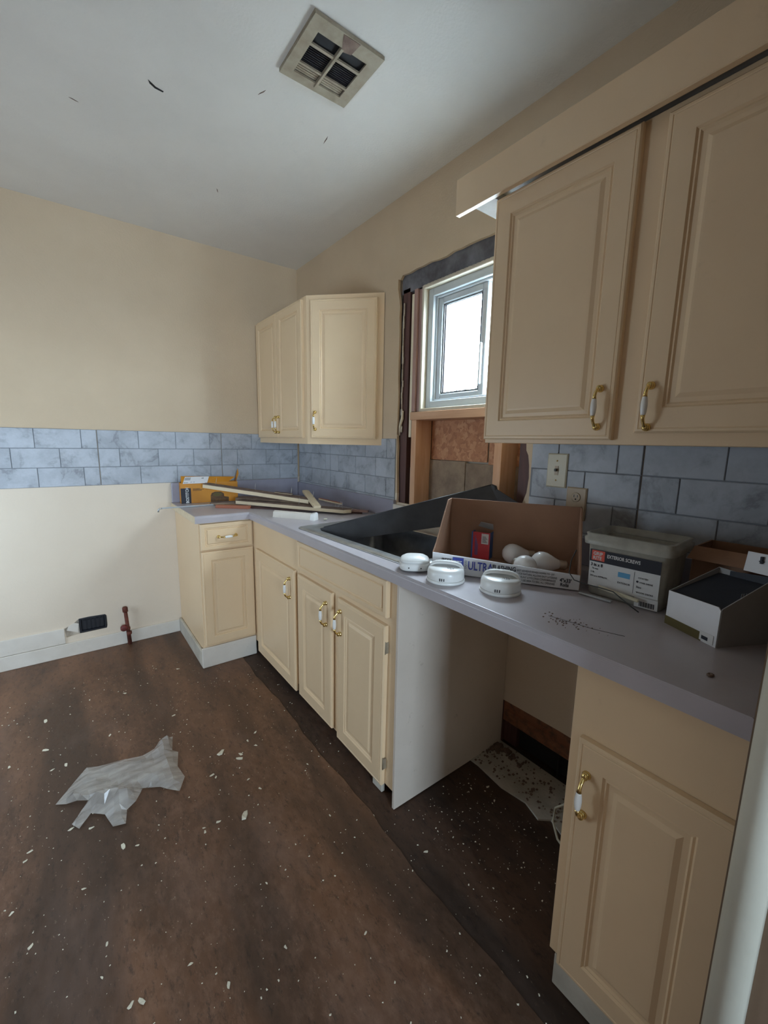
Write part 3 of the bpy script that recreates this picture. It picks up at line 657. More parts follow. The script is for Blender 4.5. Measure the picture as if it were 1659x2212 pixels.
# ================================================================== SINK AND WHAT STANDS IN IT
t = thing('kitchen_sink', 'dusty stainless drop-in sink with a dark basin under the window', 'sink', (-0.33, -1.61, CT), (0, 0, 0))
def rr(x0, x1, y0, y1, r, z, n=5):
    p = []
    for cx, cy, a0 in ((x1-r, y1-r, 0), (x0+r, y1-r, 90), (x0+r, y0+r, 180), (x1-r, y0+r, 270)):
        for i in range(n+1):
            a = R(a0+90*i/n); p.append((cx+r*math.cos(a), cy+r*math.sin(a), z))
    return p
SM = Matrix.Translation((-0.597, -1.195, 0)) @ Matrix.Rotation(R(2.4), 4, 'Z') @ Matrix.Translation((0.597, 1.195, 0))
sx0, sx1, sy0, sy1 = -0.597, -0.065, -2.035, -1.195
zr = 0.9135
b = MB(); b.loft([rr(sx0, sx1, sy0, sy1, 0.035, CT+0.001), rr(sx0, sx1, sy0, sy1, 0.035, zr-0.002), rr(sx0+0.006, sx1-0.006, sy0+0.006, sy1-0.006, 0.03, zr+0.001), rr(sx0+0.05, sx1-0.09, sy0+0.045, sy1-0.085, 0.03, zr), rr(sx0+0.062, sx1-0.10, sy0+0.057, sy1-0.10, 0.05, zr-0.007)], SM, False, False)
b.build('rim', M['stainless'], t)
b = MB(); b.loft([rr(sx0+0.062, sx1-0.10, sy0+0.057, sy1-0.10, 0.05, zr-0.007), rr(sx0+0.066, sx1-0.104, sy0+0.061, sy1-0.105, 0.055, zr-0.03), rr(sx0+0.075, sx1-0.113, sy0+0.07, sy1-0.114, 0.06, 0.775), rr(sx0+0.10, sx1-0.135, sy0+0.10, sy1-0.14, 0.06, 0.755), rr(sx0+0.16, sx1-0.19, sy0+0.2, sy1-0.24, 0.05, 0.752)], SM, False, True)
b.build('basin', M['basin'], t)
# dark sheet leaning from the basin to the window opening
A = Vector((-0.523, -1.306, 0.917)); B = Vector((-0.062, -1.942, 1.163)); vv = Vector((0.02, -0.10, -0.17))
u = (B-A).normalized(); v2 = vv.normalized(); nn = u.cross(v2).normalized()
b = MB(); th = nn*0.003
def slab(b, pts, th):
    lo = [Vector(p)-th for p in pts]; hi = [Vector(p)+th for p in pts]
    b.loft([[tuple(p) for p in lo], [tuple(p) for p in hi]], None, True, True, False)
slab(b, [A, A+v2*0.02, A+u*0.10+v2*0.085, A+u*0.40+v2*0.112, B+v2*0.15, B], th)
t = thing('metal_sheet', 'dark grey metal sheet leaning out of the sink against the window framing', 'sheet', tuple((A+B)/2))
b.build('sheet_panel', M['sheet'], t)
b = MB(); b.tube([tuple(A+u*0.02), tuple(B)], 0.0035, 8); b.build('rolled_edge', M['sheet'], t)
b = MB(); pB = B-u*0.003
slab(b, [pB, pB+Vector((0.035, -0.115, -0.062)), pB+Vector((0.035, -0.10, -0.15)), pB+v2*0.15], Vector((0.003, 0.001, 0)))
b.tube([tuple(B+v2*0.0), tuple(B+v2*0.012+u*0.01), tuple(B+v2*0.03+u*0.008)], [0.005, 0.008, 0.006], 8); b.build('end_flange', M['sheet'], t)
# ================================================================== FLASHING TRAY
FLp = Vector((-0.531, -2.092, 0)); ud = Vector((0.229, -0.383, 0)).normalized(); wd = Vector((-ud.y, ud.x, 0))
wd = wd if wd.x > 0 else -wd
W_, D_ = 0.446, 0.245
t = thing('cardboard_tray', 'brown cardboard display tray with a low white printed front lip, open on the counter', 'box', (-0.38, -2.2, CT))
def P(u_, d_, z): 
    p = FLp + ud*u_ + wd*d_; return Vector((p.x, p.y, z))
zl, zrr = 0.0165, 0.004
def zbot(u_): return CT + 0.0065
def zlip(u_): return 0.976 - 0.019*u_/W_
TB = 1.128
def sheetpart(name, mat, pts, th, parent):
    b = MB(); slab(b, pts, th*0.5); return b.build(name, mat, parent)
th3 = 0.004
sheetpart('bottom_panel', M['card'], [P(0, 0.003, zbot(0)), P(W_, 0.003, zbot(W_)), P(W_, D_, zbot(W_)), P(0, D_, zbot(0))], Vector((0, 0, 0.003)), t)
lip = sheetpart('front_lip', M['cardwhite'], [P(0, 0, zbot(0)-0.003), P(W_, 0, zbot(W_)-0.003), P(W_, 0, zlip(W_)), P(0, 0, zlip(0))], wd*th3, t); lip['label'] = 'white front lip printed in blue and black'
sheetpart('back_panel', M['card'], [P(0, D_, zbot(0)), P(W_, D_, zbot(W_)), P(W_, D_, TB-0.002), P(0, D_, TB)], wd*th3, t)
for nm, uu in (('left', 0.0), ('right', W_)):
    sheetpart('side_panel', M['card'], [P(uu, 0.002, zbot(uu)), P(uu, D_, zbot(uu)), P(uu, D_, TB), P(uu, 0.19, TB), P(uu, 0.12, 1.07), P(uu, 0.04, 1.0), P(uu, 0.002, zlip(uu))], ud*th3, t)
nfr = -wd
def LM(u_, z): return Matrix.Translation(0.0045*nfr) @ plane_M(tuple(P(u_, -0.0, z)), tuple(ud), (0, 0, 1))
b = MB(); b.mi = 0; b.text('/BEST', 0.016, LM(0.03, 0.950), sx=0.9, bold=0.0003)
b.text('FLASHING', 0.021, LM(0.195, 0.9445), sx=0.74, bold=0.0005)
for i, s in enumerate(('• BEST ADHESIVE BONDS DOWN TO -20F', '• FOR NATURAL ALLOWS EASY LAYERING', '• PLANT & MOLDING CONFORMANCE', '• USE AREA TO SEAL ALL OPENINGS')):
    b.text(s, 0.0088, LM(0.265+0.006*i, 0.948-0.0098*i), sx=0.68)
b.text("4\"x33'", 0.016, LM(0.392, 0.932), sx=0.8, bold=0.0004); b.text('Rolls', 0.014, LM(0.394, 0.919), sx=0.85, bold=0.0004)
b.mi = 1; b.text('ULTRA', 0.039, LM(0.118, 0.9335), sx=0.66, bold=0.0006)
b.box((0.068, 0.0, -0.0002), (0.104, 0.034, 0.0002), M=LM(0, 0.934)); b.mi = 2; b.text('TITE', 0.024, Matrix.Translation(0.0006*nfr) @ LM(0.070, 0.941), sx=0.62, bold=0.0004)
b.mi = 3; b.text('LIQUID', 0.0095, LM(0.114, 0.935) @ Matrix.Rotation(R(90), 4, 'Z'), sx=0.9)
b.build('print', [M['inkblack'], M['inkblue'], M['cardwhite'], M['inkgrey']], t)
# small red and blue carton inside
rp = (-0.270, -2.082, CT+0.0085)
t = thing('small_carton', 'small open red and blue carton standing inside the cardboard tray', 'box', rp, (0, 0, math.atan2(ud.y, ud.x)-R(8)))
b = MB(); b.box((-0.034, -0.024, 0), (0.034, -0.022, 0.098)); b.build('front_panel', M['red'], t, local=True)
b = MB(); b.box((0.032, -0.0219, 0), (0.034, 0.024, 0.098)); b.box((-0.034, -0.0219, 0), (-0.032, 0.024, 0.098)); b.box((-0.0319, 0.022, 0), (0.0319, 0.024, 0.098)); b.box((-0.0319, -0.0219, 0), (0.0319, 0.0219, 0.002)); b.box((-0.034, -0.0246, 0), (-0.029, -0.0241, 0.098)); b.build('side_panels', M['blue'], t, local=True)
b = MB(); slab(b, [(-0.033, 0.022, 0.099), (0.033, 0.022, 0.099), (0.034, 0.006, 0.127), (-0.01, 0.0, 0.132)], Vector((0, 0.0005, 0.0008))); b.build('open_flap', M['greycard'], t, local=True)
b = MB(); b.box((0.003, -0.0248, 0.056), (0.029, -0.0242, 0.094)); b.mi = 1
for k in range(6): b.box((0.007, -0.0252, 0.062+0.004*k), (0.025-0.003*(k % 3), -0.0249, 0.064+0.004*k))
b.build('price_label', [M['inkwhite'], M['inkgrey']], t, local=True)
b = MB()
for k in range(4): b.box((-0.02+0.003*k, -0.0246, 0.012), (-0.0185+0.003*k, -0.0242, 0.085-0.01*k))
b.build('print', M['blue'], t, local=True)
# three light bulbs
def bulb(label, loc, rot, first=None):
    if first is None:
        t = thing('light_bulb', label, 'bulb', loc, rot, 'loose light bulbs in the cardboard tray')
        b = MB(); b.lathe([(0.001, 0.0615), (0.012, 0.060), (0.022, 0.053), (0.0285, 0.043), (0.030, 0.032), (0.0285, 0.022), (0.023, 0.009), (0.0180, -0.001), (0.0148, -0.009), (0.0135, -0.013)], 24, None); b.build('globe', M['bulb'], t, local=True)
        pr = [(0.0135, -0.013)]
        for k in range(5): pr += [(0.0135, -0.015-0.004*k), (0.0122, -0.017-0.004*k)]
        pr += [(0.009, -0.037), (0.004, -0.040)]
        b = MB(); b.lathe(pr, 20); b.build('screw_base', M['bulbbase'], t, local=True); return t
    c = copy_tree(first); c.location = loc; c.rotation_euler = rot; c['label'] = label; return c
def bulb_at(label, c, axis, first=None):
    q_ = Vector(axis).normalized().to_track_quat('Z', 'Y'); r_ = 0.030*1.18
    p = Vector((c[0], c[1], CT+0.0085+r_+0.001)) - (q_ @ Vector((0, 0, 0.032*1.18)))
    t = bulb(label, tuple(p), q_.to_euler(), first); t.scale = (1.18, 1.18, 1.18); return t
b0 = bulb_at('frosted light bulb farthest back in the tray, beside the red carton', (-0.248, -2.200), (-0.80, 0.60, 0.04))
bulb_at('white light bulb right behind the printed lip, seen as a dome', (-0.345, -2.318), (-0.5, -0.75, 0.12), b0)
bulb_at('frosted light bulb farthest right, its screw base pointing at the clear tub', (-0.258, -2.322), (-0.72, 0.66, 0.10), b0)

# ================================================================== DETECTORS
def smoke_detector(label, loc, rz):
    t = thing('smoke_detector', label, 'detector', loc, (0, 0, rz))
    b = MB(); b.lathe([(0.0575, 0.0), (0.0595, 0.001), (0.0595, 0.007), (0.0575, 0.009)], 36); b.build('mounting_base', M['white'], t, local=True)
    b = MB(); b.lathe([(0.056, 0.0085), (0.0575, 0.013), (0.0572, 0.030), (0.0545, 0.039), (0.048, 0.043), (0.02, 0.0445), (0.001, 0.0448)], 40, None, True, True); b.build('dome', M['white'], t, local=True)
    b = MB(); arc = [(-0.0545, 0.030), (-0.0525, 0.042), (-0.046, 0.052), (-0.034, 0.058), (-0.018, 0.0605), (0, 0.061), (0.018, 0.0605), (0.034, 0.058), (0.046, 0.052), (0.0525, 0.042), (0.0545, 0.030)]
    arc2 = [(x*0.90, 0.030+(z-0.030)*0.70) for x, z in arc]
    b.loft([[(x, 0.034, z-0.010) for x, z in arc], [(x, 0.024, z-0.002) for x, z in arc], [(x, 0.008, z) for x, z in arc], [(x, 0.001, z-0.001) for x, z in arc], [(x, 0.001, z) for x, z in arc2]], None, False, False, True, False); b.build('raised_band', M['white'], t, local=True)
    b = MB()
    for k in range(5): b.box((0.006+0.0045*k, -0.026+0.002*abs(k-2), 0.0440), (0.008+0.0045*k, -0.010-0.002*abs(k-2), 0.0452))
    for k in range(3): b.box((-0.012+0.006*k, -0.0582, 0.013), (-0.0095+0.006*k, -0.0550, 0.021))
    b.build('vent_slots', M['black'], t, local=True)['kind'] = 'stuff'
    return t
smoke_detector('round white smoke detector between the square alarm and the other round one', (-0.555, -2.178, CT), R(-52))
smoke_detector('round white smoke detector nearest the camera, farthest right on the counter edge', (-0.491, -2.338, CT), R(-56))
t = thing('alarm', 'rounded square white alarm with a smooth top on the sink rim', 'detector', (-0.560, -2.036, CT+0.006), (0, R(0), R(-40)))
def sq(h, z, e=3.2, n=28, hy=None):
    return [(h*abs(math.cos(a))**(2/e)*(1 if math.cos(a) > 0 else -1), (hy or h)*abs(math.sin(a))**(2/e)*(1 if math.sin(a) > 0 else -1), z) for a in [2*math.pi*i/n for i in range(n)]]
b = MB(); b.loft([sq(0.048, 0.0), sq(0.051, 0.003), sq(0.052, 0.018), sq(0.050, 0.026)], None, True, True); b.build('body', M['white'], t, local=True)
b = MB(); b.loft([sq(0.0505, 0.0262), sq(0.046, 0.034), sq(0.034, 0.041), sq(0.016, 0.0445), sq(0.004, 0.045)], None, True, True); b.build('cover', M['white'], t, local=True)
b = MB(); b.sphere((-0.02, -0.0515, 0.012), 0.0022); b.sphere((0.02, -0.0515, 0.012), 0.0022); b.build('sensor_holes', M['black'], t, local=True)['kind'] = 'stuff'

# ================================================================== SCREW TUB, WHITE CARTON
ang = math.atan2(-0.205, 0.012)
t = thing('plastic_tub', 'clear rectangular plastic tub with a printed screws label, right of the cardboard tray', 'tub', (-0.298, -2.485, CT), (0, 0, ang))
wT, dT, hT = 0.205, 0.165, 0.172   # local: x along the front, +y away from the camera
def rrect(x0, x1, y0, y1, r, z): return rr(x0, x1, y0, y1, r, z, 4)
b = MB(); b.loft([rrect(0.012, wT-0.012, 0.010, dT-0.01, 0.012, 0.0), rrect(0.008, wT-0.008, 0.006, dT-0.006, 0.014, 0.006), rrect(0.0, wT, 0.0, dT, 0.016, hT-0.012), rrect(0.004, wT-0.004, 0.004, dT-0.004, 0.014, hT-0.012), rrect(0.012, wT-0.012, 0.010, dT-0.010, 0.012, 0.008)], None, True, True); b.build('body', M['tub'], t, local=True)
b = MB(); b.loft([rrect(-0.010, wT+0.010, -0.010, dT+0.010, 0.02, hT-0.022), rrect(-0.012, wT+0.012, -0.012, dT+0.012, 0.02, hT-0.004), rrect(-0.006, wT+0.006, -0.006, dT+0.006, 0.018, hT-0.001), rrect(-0.008, wT+0.008, -0.008, dT+0.008, 0.018, hT+0.008), rrect(0.0, wT, 0.0, dT, 0.016, hT+0.010), rrect(0.004, wT-0.004, 0.004, dT-0.004, 0.014, hT-0.010)], None, False, False); b.build('rim', M['tub'], t, local=True)
TM = Matrix.Translation((0, 0, 0)) @ plane_M((0.012, -0.0002, 0.028), (1, 0, 0), (0, -0.03, 1))
b = MB(); b.box((0.0, 0.0, 0), (0.178, 0.108, 0.0008), M=TM); b.mi = 1; b.box((0.0, 0.073, 0.001), (0.178, 0.108, 0.0014), M=TM)
b.mi = 2; b.box((0.005, 0.077, 0.0016), (0.040, 0.106, 0.002), M=TM)
b.mi = 0; b.text('GRIP', 0.0135, TM @ Matrix.Translation((0.009, 0.0925, 0.0024)), sx=0.9, bold=0.0003); b.text('RITE', 0.0135, TM @ Matrix.Translation((0.009, 0.080, 0.0024)), sx=0.9, bold=0.0003)
b.text('EXTERIOR SCREWS', 0.0135, TM @ Matrix.Translation((0.046, 0.090, 0.0018)), sx=0.72, bold=0.0003)
b.mi = 1; b.text('3 in x 8', 0.0125, TM @ Matrix.Translation((0.004, 0.060, 0.0014)), sx=0.85, bold=0.0003)
for i, (x, y, s, tx) in enumerate(((0.008, 0.051, 0.006, '76 mm'), (0.005, 0.040, 0.007, '5 lb'), (0.004, 0.029, 0.0065, '250 pcs APPROX'), (0.078, 0.026, 0.007, 'EXTERIOR'), (0.128, 0.052, 0.006, 'COATED'), (0.132, 0.040, 0.006, 'STAR DRIVE'), (0.125, 0.026, 0.008, 'Size'), (0.126, 0.012, 0.006, 'WOOD DECKS'))):
    b.text(tx, s, TM @ Matrix.Translation((x, y, 0.0014)))
b.box((0.118, 0.008, 0.0009), (0.1188, 0.068, 0.0012), M=TM); b.lathe([(0.003, 0.0009), (0.003, 0.0013)], 10, TM @ Matrix.Translation((0.127, 0.043, 0)))
b.mi = 3; b.box((0.078, 0.044, 0.0009), (0.108, 0.058, 0.0013), M=TM)
b.build('label', [M['inkwhite'], M['inkblack'], M['labelred'], M['lightblue']], t, local=True)
TB2 = plane_M((0.138, -0.004, 0.004), (1, 0.02, 0), (0, -0.15, 1))
b = MB(); b.box((0, 0, 0), (0.055, 0.030, 0.0008), M=TB2); b.mi = 1
for k in range(12): b.box((0.012+0.003*k, 0.004, 0.001), (0.0135+0.003*k+0.0007*(k % 2), 0.018, 0.0013), M=TB2)
b.build('barcode_tag', [M['inkwhite'], M['inkblack']], t, local=True)
# loose sticks and a wire by the tub
b = MB(); b.box((0, -0.004, 0), (0.105, 0.004, 0.009), 0.002, M=Matrix.Rotation(R(6), 4, 'Y'))
o = tag(b.build('plastic_strip', M['offwhite']), 'short pale plastic strip lying against the foot of the clear tub', 'strip'); o.location = (-0.317, -2.535, 0.940); o.rotation_euler = (0, 0, ang)
b = MB(); b.box((-0.02, -0.006, 0), (0.07, 0.006, 0.006), 0.0015)
o = tag(b.build('plastic_strip', M['metalstrip']), 'flat grey strip on the counter at the left foot of the clear tub', 'strip'); o.location = (-0.318, -2.505, CT+0.001); o.rotation_euler = (0, 0, ang)
b = MB(); b.tube([(-0.300, -2.455, 1.03), (-0.318, -2.452, 1.0), (-0.335, -2.458, 0.968), (-0.335, -2.475, 0.950), (-0.327, -2.50, 0.945), (-0.324, -2.54, 0.945), (-0.324, -2.58, 0.944), (-0.33, -2.62, 0.925), (-0.33, -2.65, 0.911)], 0.0016, 6)
tag(b.build('wire', M['wire'], None, (-0.325, -2.5, 0.92)), 'thin dark wire curling round the left side of the clear tub', 'wire')
# white carton with sloped sides
a2 = math.atan2(-0.117, -0.059)
t = thing('display_carton', 'white carton with sloped sides and a dark inside, nearest the camera on the counter', 'box', (-0.336, -2.713, CT), (0, 0, a2))
wC, dC = 0.131, 0.135     # local x along the front (left to right), local +y = into the wall
b = MB(); slab(b, [(0, 0, 0.0), (wC, 0, 0.0), (wC, 0, 0.084), (wC-0.006, 0, 0.090), (0, 0, 0.083)], Vector((0, 0.001, 0))); b.build('front_panel', M['cardwhite'], t, local=True)
b = MB(); slab(b, [(wC, 0.0015, 0), (wC, dC, 0), (wC, dC, 0.155), (wC, 0.0015, 0.087)], Vector((0.001, 0, 0))); slab(b, [(0, 0.0015, 0), (0, dC, 0), (0, dC, 0.137), (0, 0.0015, 0.083)], Vector((0.001, 0, 0))); slab(b, [(0, dC, 0), (wC, dC, 0), (wC, dC, 0.137), (0, dC, 0.137)], Vector((0, 0.001, 0))); b.build('side_panels', M['greycard'], t, local=True)
b = MB(); slab(b, [(0.002, 0.003, 0.079), (wC-0.002, 0.003, 0.082), (wC-0.002, dC-0.002, 0.13), (0.002, dC-0.002, 0.122)], Vector((0, 0, 0.0008)))
slab(b, [(wC-0.0025, 0.004, 0.083), (wC-0.0025, dC-0.002, 0.132), (wC-0.0025, dC-0.002, 0.151), (wC-0.0025, 0.004, 0.087)], Vector((0.0006, 0, 0))); slab(b, [(0.03, dC-0.003, 0.10), (wC-0.003, dC-0.003, 0.10), (wC-0.003, dC-0.003, 0.150), (0.03, dC-0.003, 0.136)], Vector((0, 0.0006, 0))); b.build('dark_lining', M['navy'], t, local=True)
b = MB(); slab(b, [(wC-0.075, dC+0.001, 0.146), (wC-0.003, dC+0.001, 0.150), (wC-0.002, dC+0.004, 0.196), (wC-0.073, dC+0.004, 0.192)], Vector((0, 0.0008, 0))); fl = b.build('raised_flap', M['cardwhite'], t, local=True)
b = MB(); b.box((wC-0.04, dC-0.004, 0.172), (wC-0.036, dC+0.001, 0.188)); b.box((wC-0.042, dC-0.004, 0.176), (wC-0.034, dC+0.001, 0.178)); b.build('flap_mark', M['inkblack'], t, local=True)
b = MB(); b.box((-0.0005, -0.0022, 0.0), (wC-0.035, -0.0012, 0.02)); b.build('colour_band', M['olive'], t, local=True)
b = MB(); b.box((wC-0.038, -0.0026, 0.003), (wC-0.006, -0.0013, 0.024)); b.mi = 1; b.box((wC-0.033, -0.0030, 0.007), (wC-0.018, -0.0027, 0.015)); b.build('corner_label', [M['inkwhite'], M['inkblack']], t, local=True)
b = MB(); b.mi = 0
for k in range(3): b.box((wC-0.0042, 0.05+0.006*k, 0.100), (wC-0.0034, 0.053+0.006*k, 0.118))
b.build('side_print', M['inkgrey'], t, local=True)
# brown carton in the shadow behind
t = thing('brown_carton', 'dark brown cardboard box in the shadow behind the clear tub and white carton', 'box', (-0.10, -2.80, CT))
b = MB()
for (p, q) in (((-0.165, -2.90, CT), (-0.025, -2.896, 1.075)), ((-0.165, -2.705, CT), (-0.025, -2.701, 1.075)), ((-0.165, -2.8955, CT), (-0.161, -2.7055, 1.075)), ((-0.029, -2.8955, CT), (-0.025, -2.7055, 1.075)), ((-0.1605, -2.8955, CT), (-0.0295, -2.7055, CT+0.004))): b.box(p, q)
b.build('walls', M['card'], t)
b = MB(); slab(b, [(-0.165, -2.898, 1.076), (-0.165, -2.703, 1.076), (-0.20, -2.70, 1.05), (-0.20, -2.90, 1.05)], Vector((0.0015, 0, 0.0015))); b.build('flap', M['card'], t)

# ================================================================== LEFT END OF THE COUNTER
ob_l = (-0.89, -0.098, CT); oa = math.atan2(-0.02, 0.34)
t = thing('nail_carton', 'orange carton with black band and white sticker, on the counter left end', 'box', ob_l, (0, 0, oa))
wO, dO, hO = 0.362, 0.066, 0.135
b = MB(); b.box((0, 0, 0), (wO, 0.002, hO), 0); b.box((0, 0.0021, 0), (0.002, dO, hO)); b.box((wO-0.002, 0.0021, 0), (wO, dO, hO)); b.box((0.0021, dO-0.002, 0), (wO-0.0021, dO, hO)); b.box((0.0021, 0.0021, 0), (wO-0.0021, dO-0.0021, 0.002)); b.build('body', M['orange'], t, local=True)
b = MB(); slab(b, [(0.004, 0.001, hO+0.001), (0.30, 0.001, hO+0.001), (wO-0.01, 0.03, hO+0.030), (0.01, 0.035, hO+0.042)], Vector((0, 0.0007, 0.0007))); b.build('top_flap', M['orange'], t, local=True)
b = MB(); slab(b, [(wO-0.003, dO-0.002, hO), (wO-0.003, 0.02, hO), (wO+0.016, 0.024, hO+0.05), (wO+0.02, dO-0.01, hO+0.085)], Vector((0.0008, 0, 0))); b.build('side_flap', M['orange'], t, local=True)
b = MB(); b.box((-0.0006, -0.0006, 0.0), (0.060, -0.0001, 0.100)); b.mi = 1
b.text('BOSTITCH', 0.026, plane_M((0.046, -0.0012, 0.002), (0, 0, 1), (-1, 0, 0)), sx=0.83, bold=0.0006); b.build('black_band', [M['inkblack'], M['inkwhite']], t, local=True)
FM = plane_M((0.016, -0.001, hO+0.004), (1, 0, 0), (0.02, 0.033, 0.040)) 
b = MB(); b.box((0.0, -0.012, 0.0), (0.150, 0.046, 0.0008), M=FM); b.mi = 1
for k in range(9): b.box((0.004+0.004*k, 0.016, 0.001), (0.006+0.004*k, 0.04, 0.0014), M=FM)
b.text('PA16X', 0.009, FM @ Matrix.Translation((0.004, -0.006, 0.0012)), bold=0.0003); b.text('2M', 0.011, FM @ Matrix.Translation((0.105, 0.028, 0.0012)), bold=0.0003); b.text('8  12', 0.012, FM @ Matrix.Translation((0.045, -0.004, 0.0012)))
b.build('sticker', [M['cardwhite'], M['inkgrey']], t, local=True)
b = MB()
for k, (l, y) in enumerate(((0.045, 0.094), (0.07, 0.088), (0.055, 0.082))): b.box((0.072, -0.0008, y), (0.072+l, -0.0002, y+0.003))
b.box((0.15, -0.0008, 0.086), (0.26, -0.0002, 0.0872)); b.build('print', M['brownprint'], t, local=True)
b = MB(); pp = [(0.182, 0.0), (0.182, 0.045), (0.19, 0.062), (0.215, 0.070), (0.25, 0.068), (0.268, 0.055), (0.27, 0.035), (0.3, 0.03), (0.3, 0.0)]
b.prism(pp, 0.0002, 0.0006, plane_M((0, 0, 0), (1, 0, 0), (0, 0, 1))); b.mi = 1; b.lathe([(0.03, 0.0007), (0.03, 0.001)], 18, plane_M((0.226, 0, 0.05), (1, 0, 0), (0, 0, 1)) @ Matrix.Diagonal((1, 0.45, 1, 1))); b.build('printed_picture', [M['brownprint'], M['olive']], t, local=True)

def plank(label, p, q, wdt, thk, roll, face='plankdirt', edge='plankpale', nails=(), name='wood_plank', tip=None, nail_len=0.04):
    """a board between p and q (world); top face dirty, edges pale; nails stick out of the top"""
    p, q = Vector(p), Vector(q); d = q-p; ln = d.length; x = d.normalized()
    y = Vector((0, 0, 1)).cross(x).normalized(); z = x.cross(y)
    Rm = Matrix((( x.x, y.x, z.x), (x.y, y.y, z.y), (x.z, y.z, z.z))).to_4x4() @ Matrix.Rotation(R(roll), 4, 'X')
    t = thing(name, label, 'wood', tuple(p), Rm.to_euler())
    b = MB(); e = 0.012
    out = [(0, -wdt/2), (ln*0.5, -wdt/2-0.001), (ln-(tip or 0), -wdt/2), (ln, -wdt/2+(0.6*wdt if tip else 0)), (ln-(tip or 0)*0.2, wdt/2), (ln*0.4, wdt/2), (0.006, wdt/2), (-0.004, wdt*0.1)]
    b.prism(out, 0, thk*0.86); b.build('board', M[edge], t, local=True)
    b = MB(); b.prism([(a*0.998+0.0005, c*0.98) for a, c in out], thk*0.861, thk); b.build('dirty_face', M[face], t, local=True)
    for (u_, w_, ax) in nails:
        b = MB(); b.tube([(u_*ln, w_*wdt, thk*0.8), (u_*ln+ax*0.5, w_*wdt, thk+nail_len*0.5), (u_*ln+ax, w_*wdt, thk+nail_len)], [0.0013, 0.0013, 0.0007], 6); b.build('nail', M['nail'], t, local=True)
    return t
plank('thin dark red wood lath lying lowest under the plank pile', (-0.66, -0.40, CT+0.0005), (-0.09, -1.02, CT+0.0005), 0.030, 0.010, 0, 'plankdark', 'plankdark', [(0.8, 0.1, 0.004), (0.83, -0.2, 0.0)])
plank('short raw reddish wood piece at the near left of the plank pile', (-0.745, -0.375, CT+0.0005), (-0.585, -0.515, CT+0.0005), 0.035, 0.018, 0, 'plankred', 'plankred')
plank('long plank with a pale near edge, lower of the two long planks', (-0.605, -0.375, CT+0.020), (-0.17, -1.02, CT+0.011), 0.07, 0.022, 0, 'plankdirt', 'plankpale', [(0.55, 0.2, 0.004), (0.9, 0.3, 0.004), (0.93, 0.1, -0.004)], tip=0.03)
plank('long nail-studded plank tilted up against the orange carton, uppermost of the pile', (-0.765, -0.205, 1.022), (-0.285, -0.735, 0.952), 0.055, 0.026, 4, 'plankdirt', 'plankpale', [(0.10, 0.1, 0.006), (0.48, 0.15, 0.002), (0.82, 0.1, 0.003)], nail_len=0.045)
plank('short pale plank lying across the top of the pile', (-0.235, -0.575, 0.998), (-0.325, -0.905, 0.945), 0.042, 0.014, 0, 'plankpale', 'plankpale', [(0.5, 0.3, 0.004)])
plank('thin splintered stick behind the short crossing plank', (-0.20, -0.70, 0.962), (-0.135, -0.86, 0.945), 0.018, 0.010, 0, 'plankred', 'plankpale')
plank('small broken wood piece resting on the upper plank', (-0.425, -0.53, 0.994), (-0.345, -0.60, 0.985), 0.035, 0.013, 0, 'plankdirt', 'plankpale', [(0.95, 0.0, 0.002)])
plank('dusty grey stick lying in front of the orange carton', (-0.75, -0.255, CT+0.002), (-0.47, -0.36, CT+0.014), 0.028, 0.014, 0, 'plankdirt', 'oldboard')
plank('weathered whitish board lying flat behind the long planks', (-0.55, -0.20, CT+0.001), (-0.20, -0.58, CT+0.001), 0.09, 0.035, 0, 'plankdirt', 'oldboard')
plank('small pinkish wood offcut between the plank pile and the sink', (-0.125, -0.975, CT+0.011), (-0.06, -1.045, CT+0.009), 0.03, 0.012, 0, 'studpurple', 'studpurple')
# white half-round strip, grey metal strip with a bent end
t = thing('trim_offcut', 'short white trim offcut with a flared end on the counter in front of the planks', 'trim', (-0.56, -0.845, CT), (0, 0, math.atan2(-0.216, 0.138)))
b = MB(); prof = [(0, -0.022), (0.030, -0.016), (0.036, 0.0), (0.030, 0.014), (0.0, 0.018)]
b.loft([[(x, y, z) for z, y in prof] for x in (0.0, 0.06, 0.12, 0.2, 0.235)], None, True, True, False); b.build('strip', M['whitetrim'], t, local=True)
b = MB(); b.loft([[(0.236, y*1.0, z) for z, y in prof], [(0.262, y*1.2, z*1.22) for z, y in prof], [(0.264, y*1.2, z*1.22) for z, y in prof]], None, True, True, False); b.build('flared_end', M['white'], t, local=True)
t = thing('metal_strip', 'thin grey metal strip with a hooked end poking past the left end of the counter', 'strip', (-0.9, -0.26, CT))
b = MB(); b.box((-1.035, -0.275, CT+0.001), (-0.70, -0.253, CT+0.005), 0.001); b.box((-1.035, -0.275, CT+0.0055), (-0.72, -0.272, CT+0.010)); b.build('strip', M['metalstrip'], t)
b = MB(); b.tube([(-1.033, -0.264, CT+0.003), (-1.046, -0.264, CT+0.002), (-1.053, -0.264, CT-0.005), (-1.054, -0.264, CT-0.018)], 0.005, 8); b.build('hooked_end', M['metalstrip'], t)
b = MB(); b.sphere((0, 0, 0.005), 0.009, None, (1.3, 1, 0.6), 8, 5)
tag(b.build('plaster_lump', M['chip'], None), 'small white lump on the counter right of the white trim offcut', 'debris').location = (-0.375, -1.09, CT)
b = MB(); b.sphere((0, 0, 0.002), 0.008, None, (1.2, 0.8, 0.3), 8, 5)
tag(b.build('dirt_spot', M['plankdirt'], None), 'brown crumb on the dark near end of the counter', 'debris').location = (-0.54, -2.861, CT)
b = MB()
for i in range(60):
    x = random.gauss(-0.54, 0.018); y = random.gauss(-2.575, 0.035); s = random.uniform(0.0005, 0.0015)
    b.box((x-s, y-s, CT), (x+s*1.5, y+s, CT+s), M=None)
